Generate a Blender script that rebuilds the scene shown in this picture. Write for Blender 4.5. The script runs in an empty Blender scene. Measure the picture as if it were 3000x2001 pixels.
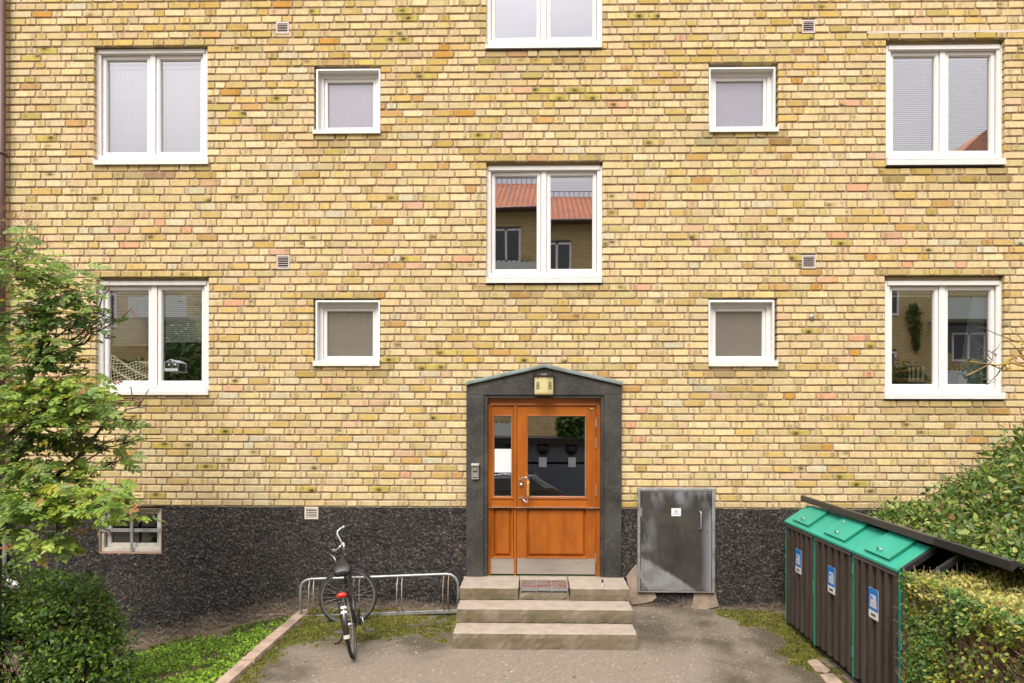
import bpy, bmesh, math, random
import numpy as np
from mathutils import Vector, Matrix
R = random.Random(11)
NR = np.random.RandomState(7)
sc = bpy.context.scene
C = sc.collection

# ------------------------------------------------------------------ camera
FPX, CAMY, CAMZ = 2070.0, -8.9, 2.55
TH = 0.0204; ROLL = math.radians(0.10)
CX = 1562 - FPX * TH; CY = 1205.0
cd = bpy.data.cameras.new('camera'); cam = bpy.data.objects.new('camera', cd); C.objects.link(cam)
sc.camera = cam
cd.sensor_width = 36; cd.lens = FPX / 3000 * 36
cd.shift_x = (1500 - CX) / 3000; cd.shift_y = (CY - 1000.5) / 3000
cd.clip_start = 0.05; cd.clip_end = 500
cam.location = (0, CAMY, CAMZ)
CR = Matrix.Rotation(math.atan(TH), 3, 'Z') @ Matrix.Rotation(math.radians(90), 3, 'X') @ Matrix.Rotation(ROLL, 3, 'Z')
cam.rotation_euler = CR.to_euler()

# ------------------------------------------------------------------ sky, sun, exposure
w = bpy.data.worlds.new('World'); sc.world = w; w.use_nodes = True
nt = w.node_tree; nt.nodes.clear()
out = nt.nodes.new('ShaderNodeOutputWorld'); bg = nt.nodes.new('ShaderNodeBackground')
sky = nt.nodes.new('ShaderNodeTexSky'); sky.sky_type = 'NISHITA'; sky.sun_disc = False
sky.sun_elevation = math.radians(48); sky.sun_rotation = math.radians(195)
sky.air_density = 1.2; sky.dust_density = 4.0
hs = nt.nodes.new('ShaderNodeHueSaturation'); hs.inputs['Saturation'].default_value = 0.22
tc = nt.nodes.new('ShaderNodeTexCoord'); mp = nt.nodes.new('ShaderNodeMapping'); mp.inputs['Scale'].default_value = (1, 1, 2.2)
nz = nt.nodes.new('ShaderNodeTexNoise'); nz.inputs['Scale'].default_value = 2.6; nz.inputs['Detail'].default_value = 5
cr = nt.nodes.new('ShaderNodeValToRGB'); cr.color_ramp.elements[0].position = .3; cr.color_ramp.elements[1].position = .75
cr.color_ramp.elements[0].color = (.80, .79, .84, 1); cr.color_ramp.elements[1].color = (1.12, 1.09, 1.06, 1)
mx = nt.nodes.new('ShaderNodeMixRGB'); mx.blend_type = 'MULTIPLY'; mx.inputs[0].default_value = 1
cl = nt.nodes.new('ShaderNodeMixRGB'); cl.inputs[0].default_value = .75; cl.inputs[2].default_value = (8.7, 8.6, 9.1, 1)
nt.links.new(sky.outputs[0], hs.inputs['Color']); nt.links.new(hs.outputs[0], cl.inputs[1]); nt.links.new(cl.outputs[0], mx.inputs[1])
nt.links.new(tc.outputs['Generated'], mp.inputs[0]); nt.links.new(mp.outputs[0], nz.inputs[0])
nt.links.new(nz.outputs[0], cr.inputs[0]); nt.links.new(cr.outputs[0], mx.inputs[2])
# overcast luminance: zenith brighter than the horizon
spx = nt.nodes.new('ShaderNodeSeparateXYZ'); nt.links.new(tc.outputs['Generated'], spx.inputs[0])
el = nt.nodes.new('ShaderNodeMapRange'); el.inputs[1].default_value = 0; el.inputs[2].default_value = 1; el.inputs[3].default_value = .36; el.inputs[4].default_value = 2.2
pw_ = nt.nodes.new('ShaderNodeMath'); pw_.operation = 'POWER'; pw_.use_clamp = True; pw_.inputs[1].default_value = 1.7; mxz = nt.nodes.new('ShaderNodeMath'); mxz.operation = 'MAXIMUM'; mxz.inputs[1].default_value = 0.0
nt.links.new(spx.outputs[2], mxz.inputs[0]); nt.links.new(mxz.outputs[0], pw_.inputs[0]); nt.links.new(pw_.outputs[0], el.inputs[0])
ev = nt.nodes.new('ShaderNodeVectorMath'); ev.operation = 'SCALE'; nt.links.new(mx.outputs[0], ev.inputs[0]); nt.links.new(el.outputs[0], ev.inputs['Scale'])
nt.links.new(ev.outputs[0], bg.inputs[0]); bg.inputs[1].default_value = 0.10; nt.links.new(bg.outputs[0], out.inputs[0])
sl = bpy.data.lights.new('sun', 'SUN'); sl.energy = 1.5; sl.angle = math.radians(28); sl.color = (1, .91, .77)
sun = bpy.data.objects.new('sun', sl); C.objects.link(sun)
sd = Vector((-0.30, -1.0, 1.25)).normalized()
sun.rotation_euler = sd.to_track_quat('Z', 'Y').to_euler()
sc.view_settings.view_transform = 'Standard'; sc.view_settings.look = 'None'
sc.view_settings.gamma = 1; sc.view_settings.use_curve_mapping = False
sc.view_settings.exposure = 1.30
sc.cycles.max_bounces = 6; sc.cycles.transparent_max_bounces = 12

# ------------------------------------------------------------------ measuring helpers
def ray(u, v):
    return (CR @ Vector(((u - CX) / FPX, (CY - v) / FPX, -1))).normalized()
def P(u, v, Y=0.0):
    d = ray(u, v); t = (Y - CAMY) / d.y
    return Vector((0, CAMY, CAMZ)) + d * t
def G(u, v, z=0.0):
    d = ray(u, v); t = (z - CAMZ) / d.z
    return Vector((0, CAMY, CAMZ)) + d * t
def Q(u, v, Y):              # where a thing at depth Y behind the camera stands if the glass mirrors it at (u, v)
    p = P(u, v, .34 - Y); return Vector((p.x, Y, p.z))
def pix(p):
    q = CR.transposed() @ (Vector(p) - Vector((0, CAMY, CAMZ)))
    return CX + FPX * q.x / -q.z, CY - FPX * q.y / -q.z

_T = NR.rand(256, 256)
def vn(x, y, s=1.0, k=0):
    x = np.asarray(x, float) * s + 17.3 * k + 500; y = np.asarray(y, float) * s + 9.1 * k + 500
    xi = np.floor(x).astype(int); yi = np.floor(y).astype(int); fx = x - xi; fy = y - yi
    fx = fx * fx * (3 - 2 * fx); fy = fy * fy * (3 - 2 * fy)
    a = _T[xi % 256, yi % 256]; b = _T[(xi + 1) % 256, yi % 256]; c = _T[xi % 256, (yi + 1) % 256]; d = _T[(xi + 1) % 256, (yi + 1) % 256]
    return (a * (1 - fx) + b * fx) * (1 - fy) + (c * (1 - fx) + d * fx) * fy
def fbm(x, y, s=1.0, o=4, k=0):
    r = 0; a = .5; t = 0
    for i in range(o):
        r = r + a * vn(x, y, s * 2 ** i, k + i); t += a; a *= .5
    return r / t
def lin(*c):
    return tuple(((x / 255) / 12.92 if x / 255 < .04045 else ((x / 255 + .055) / 1.055) ** 2.4) for x in c)

# ------------------------------------------------------------------ materials
def M(name, col, rough=.6, metal=0., var=.12, vs=6., bump=0., bs=60., spec=.5, attr=None, col2=None, c2s=3., c2p=(.45, .65), coat=0., stretch=(1, 1, 1), trans=0., speck=None):
    m = bpy.data.materials.new(name); m.use_nodes = True; t = m.node_tree; N = t.nodes; L = t.links
    b = N['Principled BSDF']; b.inputs['Roughness'].default_value = rough; b.inputs['Metallic'].default_value = metal
    b.inputs['Specular IOR Level'].default_value = spec; b.inputs['Coat Weight'].default_value = coat; b.inputs['Coat Roughness'].default_value = .15
    tc = N.new('ShaderNodeTexCoord'); mp = N.new('ShaderNodeMapping'); mp.inputs['Scale'].default_value = stretch
    L.new(tc.outputs['Object'], mp.inputs[0])
    if attr:
        a = N.new('ShaderNodeAttribute'); a.attribute_name = attr; cur = a.outputs['Color']
    else:
        a = N.new('ShaderNodeRGB'); a.outputs[0].default_value = (*col, 1); cur = a.outputs[0]
    if col2:
        n2 = N.new('ShaderNodeTexNoise'); n2.inputs['Scale'].default_value = c2s; n2.inputs['Detail'].default_value = 6; n2.inputs['Roughness'].default_value = .62
        L.new(mp.outputs[0], n2.inputs[0])
        r = N.new('ShaderNodeValToRGB'); r.color_ramp.elements[0].position = c2p[0]; r.color_ramp.elements[1].position = c2p[1]
        L.new(n2.outputs[0], r.inputs[0]); x = N.new('ShaderNodeMixRGB'); L.new(r.outputs[0], x.inputs[0]); L.new(cur, x.inputs[1])
        x.inputs[2].default_value = (*col2, 1); cur = x.outputs[0]
    if speck:
        vo = N.new('ShaderNodeTexNoise'); vo.inputs['Scale'].default_value = speck[1]; vo.inputs['Detail'].default_value = 2
        L.new(tc.outputs['Object'], vo.inputs[0])
        r = N.new('ShaderNodeValToRGB'); r.color_ramp.elements[0].position = speck[2]; r.color_ramp.elements[1].position = speck[2] + .06
        L.new(vo.outputs[0], r.inputs[0]); x = N.new('ShaderNodeMixRGB'); L.new(r.outputs[0], x.inputs[0]); L.new(cur, x.inputs[1])
        x.inputs[2].default_value = (*speck[0], 1); cur = x.outputs[0]
    n = N.new('ShaderNodeTexNoise'); n.inputs['Scale'].default_value = vs; n.inputs['Detail'].default_value = 6; n.inputs['Roughness'].default_value = .6
    L.new(mp.outputs[0], n.inputs[0])
    mr = N.new('ShaderNodeMapRange'); mr.inputs[1].default_value = .25; mr.inputs[2].default_value = .75
    mr.inputs[3].default_value = 1 - var; mr.inputs[4].default_value = 1 + var; L.new(n.outputs[0], mr.inputs[0])
    vm = N.new('ShaderNodeVectorMath'); vm.operation = 'SCALE'; L.new(cur, vm.inputs[0]); L.new(mr.outputs[0], vm.inputs['Scale'])
    L.new(vm.outputs[0], b.inputs['Base Color'])
    mr2 = N.new('ShaderNodeMapRange'); mr2.inputs[3].default_value = max(0, rough - .08); mr2.inputs[4].default_value = min(1, rough + .08)
    L.new(n.outputs[0], mr2.inputs[0]); L.new(mr2.outputs[0], b.inputs['Roughness'])
    if bump:
        n3 = N.new('ShaderNodeTexNoise'); n3.inputs['Scale'].default_value = bs; n3.inputs['Detail'].default_value = 4
        L.new(mp.outputs[0], n3.inputs[0]); bp = N.new('ShaderNodeBump'); bp.inputs['Strength'].default_value = bump; bp.inputs['Distance'].default_value = .01
        L.new(n3.outputs[0], bp.inputs['Height']); L.new(bp.outputs[0], b.inputs['Normal'])
    if trans:
        o = N['Material Output']; tr = N.new('ShaderNodeBsdfTranslucent'); L.new(vm.outputs[0], tr.inputs[0])
        ms = N.new('ShaderNodeMixShader'); ms.inputs[0].default_value = trans
        L.new(b.outputs[0], ms.inputs[1]); L.new(tr.outputs[0], ms.inputs[2]); L.new(ms.outputs[0], o.inputs[0])
    return m

def glass_mat(name, refl, tint=(.92, .95, .94), rough=0.0, wob=.0):
    m = bpy.data.materials.new(name); m.use_nodes = True; t = m.node_tree; N = t.nodes; L = t.links
    N.remove(N['Principled BSDF']); o = N['Material Output']
    g = N.new('ShaderNodeBsdfGlossy'); g.inputs['Roughness'].default_value = rough; g.inputs['Color'].default_value = (.95, .95, .97, 1)
    tr = N.new('ShaderNodeBsdfTransparent'); tr.inputs[0].default_value = (*tint, 1)
    fr = N.new('ShaderNodeFresnel'); fr.inputs[0].default_value = 1.5
    mr = N.new('ShaderNodeMapRange'); mr.inputs[1].default_value = .04; mr.inputs[2].default_value = 1; mr.inputs[3].default_value = refl; mr.inputs[4].default_value = 1
    L.new(fr.outputs[0], mr.inputs[0])
    if wob:
        n = N.new('ShaderNodeTexNoise'); n.inputs['Scale'].default_value = 1.3; n.inputs['Detail'].default_value = 1
        tcc = N.new('ShaderNodeTexCoord'); L.new(tcc.outputs['Object'], n.inputs[0])
        bp = N.new('ShaderNodeBump'); bp.inputs['Strength'].default_value = wob; bp.inputs['Distance'].default_value = .01; L.new(n.outputs[0], bp.inputs['Height'])
        L.new(bp.outputs[0], g.inputs['Normal'])
    ms = N.new('ShaderNodeMixShader'); L.new(mr.outputs[0], ms.inputs[0]); L.new(tr.outputs[0], ms.inputs[1]); L.new(g.outputs[0], ms.inputs[2])
    L.new(ms.outputs[0], o.inputs[0]); return m

MAT = {}
MAT['mortar'] = M('mortar', (.33, .24, .17), .95, var=.22, vs=5, bump=.6, bs=120, spec=.2)
MAT['white'] = M('white_paint', (.67, .665, .65), .38, var=.03, vs=3, col2=(.70, .68, .63), c2s=2.5, c2p=(.6, .8))
MAT['white_dirty'] = M('white_sill_metal', (.62, .61, .58), .42, var=.06, vs=4, col2=(.45, .42, .36), c2s=9, c2p=(.58, .72), stretch=(1, 1, 4))
MAT['beige'] = M('beige_sealing_strip', (.42, .36, .25), .8, var=.12, vs=8)
MAT['curtain'] = M('white_curtain', (.90, .91, .93), .9, var=.03, vs=2)
MAT['slat'] = M('blind_slat_white', (.88, .89, .90), .5, var=.03, vs=2)
MAT['room'] = M('dim_room_wall', (.16, .15, .13), .9, var=.2, vs=2)
MAT['glass'] = glass_mat('window_glass', .38, wob=.05)
MAT['glass_door'] = glass_mat('dark_door_glass', .38, tint=(.5, .52, .55), wob=.03)
MAT['frost'] = M('frosted_glass', (.125, .118, .105), .25, var=.08, vs=14, bump=.06, bs=70, spec=1.0, stretch=(3, 1, .6), coat=1.0)  # lower panes: beige base colour carries the mirrored yard
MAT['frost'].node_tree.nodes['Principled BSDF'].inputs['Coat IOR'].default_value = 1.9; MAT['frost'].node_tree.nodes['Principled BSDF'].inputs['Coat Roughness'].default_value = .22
MAT['frost_up'] = M('frosted_glass_sky_tint', (.17, .165, .205), .25, var=.08, vs=14, bump=.06, bs=70, spec=1.0, stretch=(3, 1, .6), coat=1.0)  # upper panes: sky reflection put into a lighter lilac base colour
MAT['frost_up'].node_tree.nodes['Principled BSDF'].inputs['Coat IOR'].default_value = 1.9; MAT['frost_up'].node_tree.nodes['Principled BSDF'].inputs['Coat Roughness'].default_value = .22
MAT['stone'] = M('dark_granite', (.019, .019, .0172), .55, var=.3, vs=5, col2=(.048, .047, .040), c2s=2.2, bump=.2, bs=200, speck=((.15, .14, .115), 110, .64))
MAT['joint'] = M('pale_joint_line', (.10, .09, .08), .9)
MAT['copper'] = M('grey_green_copper', (.17, .215, .205), .5, metal=.2, var=.2, vs=5, col2=(.12, .15, .14), c2s=4)
MAT['wood'] = M('varnished_orange_wood', (.32, .088, .006), .36, var=.26, vs=3.2, col2=(.21, .047, .004), c2s=2.1, c2p=(.42, .78), coat=.25, stretch=(2.2, 2.2, .55), bump=.05, bs=80)
MAT['wood_rail'] = M('varnished_orange_rail', (.33, .093, .006), .36, var=.26, vs=3.2, col2=(.22, .05, .004), c2s=2.4, c2p=(.45, .78), coat=.25, stretch=(.5, 2.2, 2.4), bump=.05, bs=80)
MAT['steel'] = M('brushed_steel', (.50, .46, .42), .38, metal=.75, var=.12, vs=3, stretch=(.5, 1, 4), col2=(.30, .27, .24), c2s=5, c2p=(.6, .8))
MAT['chrome'] = M('polished_steel', (.50, .49, .47), .32, metal=.85, var=.05)
MAT['galv'] = M('galvanised_steel', (.34, .35, .355), .45, metal=.55, var=.15, vs=12, col2=(.25, .245, .23), c2s=7)
MAT['rusty'] = M('rusty_rod_steel', (.26, .24, .21), .6, metal=.4, var=.2, vs=9, col2=(.22, .14, .07), c2s=6)
MAT['black'] = M('black_plastic', (.012, .012, .012), .42, var=.2, vs=9)
MAT['rubber'] = M('black_rubber', (.014, .014, .014), .7, var=.3, vs=15, col2=(.035, .031, .026), c2s=10)
MAT['bikepaint'] = M('dark_bicycle_paint', (.02, .017, .017), .28, var=.15, coat=.4)
MAT['red'] = M('red_reflector_plastic', (.62, .022, .008), .25, var=.08)
MAT['band'] = M('white_reflective_band', (.6, .6, .6), .4, var=.05)
MAT['grip'] = M('worn_wood_grip', (.43, .215, .05), .4, var=.25, vs=6, stretch=(1, 1, .3), coat=.3)
MAT['cream'] = M('cream_lamp_shade', (.52, .46, .235), .4, var=.05, vs=4, col2=(.42, .385, .13), c2s=5, c2p=(.62, .85))
MAT['ink'] = M('dark_print', (.012, .011, .010), .5, var=.05)
MAT['green'] = M('turquoise_green_paint', (.020, .285, .20), .42, var=.12, vs=3, col2=(.02, .235, .15), c2s=2.2, c2p=(.5, .8), speck=((.04, .09, .07), 30, .72))
MAT['green_dk'] = M('green_edge_paint', (.006, .15, .075), .45, var=.12, vs=5)
MAT['board'] = M('dark_brown_stained_board', (.046, .033, .025), .7, var=.3, vs=4, stretch=(6, 6, .5), bump=.5, bs=30, col2=(.062, .046, .035), c2s=3)
MAT['board_bk'] = M('black_backing_board', (.006, .005, .005), .85, var=.2)
MAT['beam'] = M('dark_flashing_metal', (.048, .043, .038), .5, var=.15, vs=4, bump=.1, bs=40)
MAT['beam2'] = M('black_flashing_metal', (.012, .012, .013), .6, var=.2, vs=4, speck=((.25, .25, .25), 18, .74))
MAT['blue'] = M('blue_sign_print', (.004, .155, .50), .35, var=.04)
MAT['signwhite'] = M('white_sign_print', (.60, .60, .62), .35, var=.04)
MAT['asph_leaf'] = M('fallen_leaf_colour', (.38, .16, .04), .7, var=.3)
MAT['brown_pipe'] = M('brown_painted_pipe', (.088, .042, .035), .4, var=.12)
MAT['grey_pipe'] = M('grey_zinc_pipe', (.36, .36, .34), .42, metal=.3, var=.12)
MAT['bark'] = M('grey_brown_bark', (.055, .042, .028), .9, var=.35, vs=25, bump=.5)
MAT['twig'] = M('thin_twig_bark', (.10, .06, .04), .85, var=.3, vs=18)
MAT['hedge_twig'] = M('dry_hedge_twigs', (.26, .17, .10), .85, var=.35, vs=18)
MAT['lichen'] = M('lichen_covered_bark', (.46, .29, .02), .9, var=.4, vs=18, col2=(.19, .12, .07), c2s=9, c2p=(.44, .60))
MAT['leaf'] = M('leaf', (0, 0, 0), .45, attr='lcol', var=.12, vs=30, trans=.38, spec=.45)
MAT['grass'] = M('grass_leaf', (0, 0, 0), .6, attr='lcol', var=.12, vs=30, trans=.25, spec=.3)
MAT['paper'] = M('white_paper', (.62, .63, .66), .7, var=.04)
MAT['kerb'] = M('worn_kerb_stone', (.36, .265, .20), .85, var=.2, vs=7, bump=.5, bs=70, col2=(.22, .165, .12), c2s=4, speck=((.16, .12, .10), 120, .62))
MAT['concrete'] = M('pale_concrete_patch', (.30, .235, .175), .9, var=.2, vs=7, bump=.5, bs=50, col2=(.20, .155, .115), c2s=5)

# ------------------------------------------------------------------ mesh building
def setp(o, parent):                     # parts are modelled in world coordinates under an Empty at the thing's base
    if parent:
        o.parent = parent
        if parent.type == 'EMPTY': o.matrix_parent_inverse = Matrix.Translation(-parent.location)
class MB:
    def __init__(s): s.v = []; s.f = []; s.mi = []; s.sm = []
    def add(s, vs, fs, mi=0, smooth=False):
        n = len(s.v); s.v.extend(tuple(x) for x in vs); s.f.extend(tuple(i + n for i in f) for f in fs)
        s.mi += [mi] * len(fs); s.sm += [smooth] * len(fs); return s
    def box(s, x0, x1, y0, y1, z0, z1, mi=0):
        vs = [(x0, y0, z0), (x1, y0, z0), (x1, y1, z0), (x0, y1, z0), (x0, y0, z1), (x1, y0, z1), (x1, y1, z1), (x0, y1, z1)]
        return s.add(vs, [(0, 3, 2, 1), (4, 5, 6, 7), (0, 1, 5, 4), (1, 2, 6, 5), (2, 3, 7, 6), (3, 0, 4, 7)], mi)
    def ring(s, x0, x1, z0, z1, l, r, t, b, y0, y1, mi=0):
        s.box(x0, x0 + l, y0, y1, z0, z1, mi); s.box(x1 - r, x1, y0, y1, z0, z1, mi)
        s.box(x0 + l, x1 - r, y0, y1, z1 - t, z1, mi); s.box(x0 + l, x1 - r, y0, y1, z0, z0 + b, mi); return s
    def tube(s, pts, r, n=8, mi=0, caps=True, closed=False):
        pts = [Vector(p) for p in pts]; m = len(pts); rr = r if isinstance(r, (list, tuple)) else [r] * m
        up = None; vs = []
        for i, p in enumerate(pts):
            if closed: d = pts[(i + 1) % m] - pts[i - 1]
            else: d = pts[min(i + 1, m - 1)] - pts[max(i - 1, 0)]
            d = d.normalized() if d.length > 1e-9 else Vector((0, 0, 1))
            if up is None:
                up = Vector((0, 0, 1)) if abs(d.z) < .9 else Vector((1, 0, 0))
            a = d.cross(up)
            if a.length < 1e-6: a = d.orthogonal()
            a.normalize(); b = a.cross(d).normalized(); up = b
            for k in range(n):
                t = 2 * math.pi * k / n; vs.append(p + (a * math.cos(t) + b * math.sin(t)) * rr[i])
        fs = []
        for i in range(m if closed else m - 1):
            j = (i + 1) % m
            for k in range(n):
                k2 = (k + 1) % n; fs.append((i * n + k, i * n + k2, j * n + k2, j * n + k))
        if caps and not closed: fs += [tuple(range(n - 1, -1, -1)), tuple((m - 1) * n + k for k in range(n))]
        return s.add(vs, fs, mi, True)
    def prism(s, poly, y0, y1, mi=0):      # poly in (x, z)
        n = len(poly); vs = [(x, y0, z) for x, z in poly] + [(x, y1, z) for x, z in poly]
        fs = [tuple(range(n)), tuple(range(2 * n - 1, n - 1, -1))] + [(i, i + n, (i + 1) % n + n, (i + 1) % n) for i in range(n)]
        return s.add(vs, fs, mi)
    def prismz(s, poly, z0, z1, mi=0):     # poly in (x, y)
        n = len(poly); vs = [(x, y, z0) for x, y in poly] + [(x, y, z1) for x, y in poly]
        fs = [tuple(range(n - 1, -1, -1)), tuple(range(n, 2 * n))] + [(i, (i + 1) % n, (i + 1) % n + n, i + n) for i in range(n)]
        return s.add(vs, fs, mi)
    def frustum(s, x0, x1, z0, z1, y0, y1, e, mi=0):   # raised panel: base rect at y0, smaller front rect at y1 (y1<y0)
        vs = [(x0, y0, z0), (x1, y0, z0), (x1, y0, z1), (x0, y0, z1), (x0 + e, y1, z0 + e), (x1 - e, y1, z0 + e), (x1 - e, y1, z1 - e), (x0 + e, y1, z1 - e)]
        return s.add(vs, [(4, 5, 6, 7), (0, 1, 5, 4), (1, 2, 6, 5), (2, 3, 7, 6), (3, 0, 4, 7)], mi)
    def sphere(s, c, r, n=10, m=6, sc3=(1, 1, 1), mi=0):
        c = Vector(c); vs = []; fs = []
        for i in range(m + 1):
            a = math.pi * i / m
            for k in range(n):
                t = 2 * math.pi * k / n
                vs.append(c + Vector((math.sin(a) * math.cos(t) * sc3[0], math.sin(a) * math.sin(t) * sc3[1], math.cos(a) * sc3[2])) * r)
        for i in range(m):
            for k in range(n): fs.append((i * n + k, (i + 1) * n + k, (i + 1) * n + (k + 1) % n, i * n + (k + 1) % n))
        return s.add(vs, fs, mi, True)
    def disc(s, c, r, axis, n=16, th=.004, mi=0):
        a = Vector(axis).normalized(); c = Vector(c); return s.tube([c - a * th / 2, c + a * th / 2], r, n, mi)
    def xf(s, mat):
        s.v = [tuple(mat @ Vector(p)) for p in s.v]; return s
    def build(s, name, mats, parent=None, bevel=0, kind=None):
        me = bpy.data.meshes.new(name); me.from_pydata(s.v, [], s.f)
        if not isinstance(mats, (list, tuple)): mats = [mats]
        for m in mats: me.materials.append(MAT[m] if isinstance(m, str) else m)
        if len(mats) > 1: me.polygons.foreach_set('material_index', s.mi)
        me.polygons.foreach_set('use_smooth', s.sm)
        bm = bmesh.new(); bm.from_mesh(me); bmesh.ops.recalc_face_normals(bm, faces=bm.faces); bm.to_mesh(me); bm.free()
        me.update()
        o = bpy.data.objects.new(name, me); C.objects.link(o)
        setp(o, parent)
        if kind: o['kind'] = kind
        if bevel:
            b = o.modifiers.new('bevel', 'BEVEL'); b.width = bevel; b.segments = 2; b.limit_method = 'ANGLE'; b.angle_limit = math.radians(50)
        return o
def arr_mesh(name, V, F, mats, parent=None, cols=None, attr='lcol', kind=None, smooth=False):
    me = bpy.data.meshes.new(name); V = np.asarray(V, np.float32); F = np.asarray(F, np.int32)
    me.vertices.add(len(V)); me.vertices.foreach_set('co', V.ravel())
    k = F.shape[1]; me.loops.add(F.size); me.loops.foreach_set('vertex_index', F.ravel())
    me.polygons.add(len(F)); me.polygons.foreach_set('loop_start', np.arange(len(F), dtype=np.int32) * k)
    me.polygons.foreach_set('loop_total', np.full(len(F), k, np.int32))
    if smooth: me.polygons.foreach_set('use_smooth', np.ones(len(F), bool))
    me.update(calc_edges=True)
    if cols is not None:
        a = me.attributes.new(attr, 'FLOAT_COLOR', 'POINT')
        c = np.ones((len(V), 4), np.float32); c[:, :3] = cols; a.data.foreach_set('color', c.ravel())
    me.materials.append(MAT[mats] if isinstance(mats, str) else mats)
    o = bpy.data.objects.new(name, me); C.objects.link(o)
    setp(o, parent)
    if kind: o['kind'] = kind
    return o
def thing(name, loc, label, cat, group=None):
    o = bpy.data.objects.new(name, None); C.objects.link(o); o.location = loc; o.empty_display_size = .1
    tag(o, label, cat, group); return o
def tag(o, label, cat=None, group=None):
    o['label'] = label
    if cat: o['category'] = cat
    if group: o['group'] = group
    return o
def textmesh(name, body, size, mat, parent, loc, rot, sx=1.0, ext=.0006, bold=0.0):
    cu = bpy.data.curves.new(name, 'FONT'); cu.body = body; cu.size = size; cu.align_x = 'CENTER'; cu.align_y = 'CENTER'; cu.extrude = ext; cu.offset = bold
    cu.resolution_u = 3
    to = bpy.data.objects.new(name, cu); C.objects.link(to)
    dg = bpy.context.evaluated_depsgraph_get(); me = bpy.data.meshes.new_from_object(to.evaluated_get(dg))
    bpy.data.objects.remove(to); me.name = name
    me.materials.clear(); me.materials.append(MAT[mat]); o = bpy.data.objects.new(name, me); C.objects.link(o)
    setp(o, parent)
    mt = Matrix.Translation(loc) @ rot.to_4x4() @ Matrix.Diagonal((sx, 1, 1, 1)); o.data.transform(mt)
    return o

# ================================================================== THE BUILDING
bld = thing('apartment_building', (0, 0, 0), 'yellow brick apartment building with white windows, orange wooden entrance door and black rough plinth', 'building')

# --- openings (photo pixels give real positions on the wall plane)
# big windows: frame rect, sill rect, kind
BIG = [('TL', (284, 146, 606, 470), (273, 608, 470, 480)), ('TM', (1426, -193, 1761, 131), (1423, 1763, 131, 138)),
       ('MC', (1426, 487, 1761, 815), (1425, 1763, 815, 828)), ('LL', (289, 823, 610, 1144), (292, 608, 1146, 1157)),
       ('TR', (2597, 134, 2932, 467), (2600, 2946, 468, 481)), ('LR', (2594, 823, 2931, 1155), (2593, 2945, 1156, 1169))]
SMALL = [('SLT', (926, 202, 1114, 387), (916, 1113, 380, 390)), ('SLB', (924, 880, 1113, 1066), (917, 1111, 1060, 1072)),
         ('SRT', (2077, 197, 2272, 384), (2080, 2281, 374, 385)), ('SRB', (2076, 880, 2269, 1066), (2078, 2279, 1060, 1073))]
VENT = [(809, 64, 846, 98), (810, 747, 848, 788), (2350, 58, 2388, 96), (2350, 747, 2390, 786)]
open_px = []
for k, (a, b, c, d), s in BIG: open_px.append((a - (9 if a < 1400 else 1), b - (16 if b < 200 and a != 1426 else 11), c + (1 if c < 1500 else (4 if c < 2000 else 12)), s[3] - 2))
for k, (a, b, c, d), s in SMALL: open_px.append((a - (6 if a < 1500 else 1), b - 5, c + (1 if c < 1500 else 8), s[3] - 3))
holes = []
for (a, b, c, d) in open_px:
    p, q = P(a, b), P(c, d); holes.append([p.x, q.x, q.z, p.z])
for (a, b, c, d) in VENT:
    p, q = P(a, b), P(c, d); holes.append([p.x, q.x, q.z, p.z])
pd0, pd1 = P(1384, 1150), P(1804, 1700); holes.append([pd0.x, pd1.x, pd1.z, pd0.z])

# --- courses
ya = [25, 95, 163, 233, 300, 368, 436, 500, 568, 636, 700, 768, 834, 903, 973, 1040, 1110, 1180, 1250, 1322, 1390, 1456, 1528]
yb = [30, 100, 175, 248, 323, 397, 468, 541, 610, 675, 743, 810, 878, 943, 1010, 1078, 1145, 1213, 1280, 1345, 1410, 1475, 1540]
yc = [38, 105, 170, 237, 303, 370, 436, 502, 568, 635, 700, 767, 833, 898, 965, 1033, 1098, 1165, 1232, 1297, 1362, 1430, 1497]
hx = [177, 330, 82, 424, 176, 323, 90, 419, 167, 317, 78, 417, 176, 318, 80, 420, 176, 325, 90, 412, 176, 318, 83,
      427, 181, 331, 96, 430, 186, 335, 102, 444, 197, 346, 113, 450, 211, 350, 114, 457, 216, 347, 121, 455, 217, 355,
      120, 454, 212, 353, 108, 446, 207, 353, 115, 451, 208, 350, 108, 449, 210, 356, 123, 447, 215, 356, 119, 445, 203]
rows = [y / 3.1367 for y in ya] + [500 + y / 3.1367 for y in yb] + [1000 + y / 3.1367 for y in yc]
pitch = P(1270, 0).z - P(1270, 21.8).z
rz = [P(1270, y).z for y in rows]; rh = [P(1120 + h / 3.1367, 700).x for h in hx]
for k in range(1, 11):
    rz.insert(0, rz[0] + pitch); rh.insert(0, rh[3])
zbase = P(1270, 1487).z
edges = [rz[0] + pitch / 2] + [(rz[i] + rz[i + 1]) / 2 for i in range(len(rz) - 1)] + [zbase + .004]
# snap openings to course joints
for h in holes:
    for q in (2, 3):
        if h[q] > zbase: h[q] = min(edges, key=lambda e: abs(e - h[q]))
XL, XR = P(-900, 700).x, P(3950, 700).x
PER = (P(1270 + 153.3, 700) - P(1270, 700)).x
JT = .0165; HD = .119; ST = (PER - HD - 3 * JT) / 2

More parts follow.
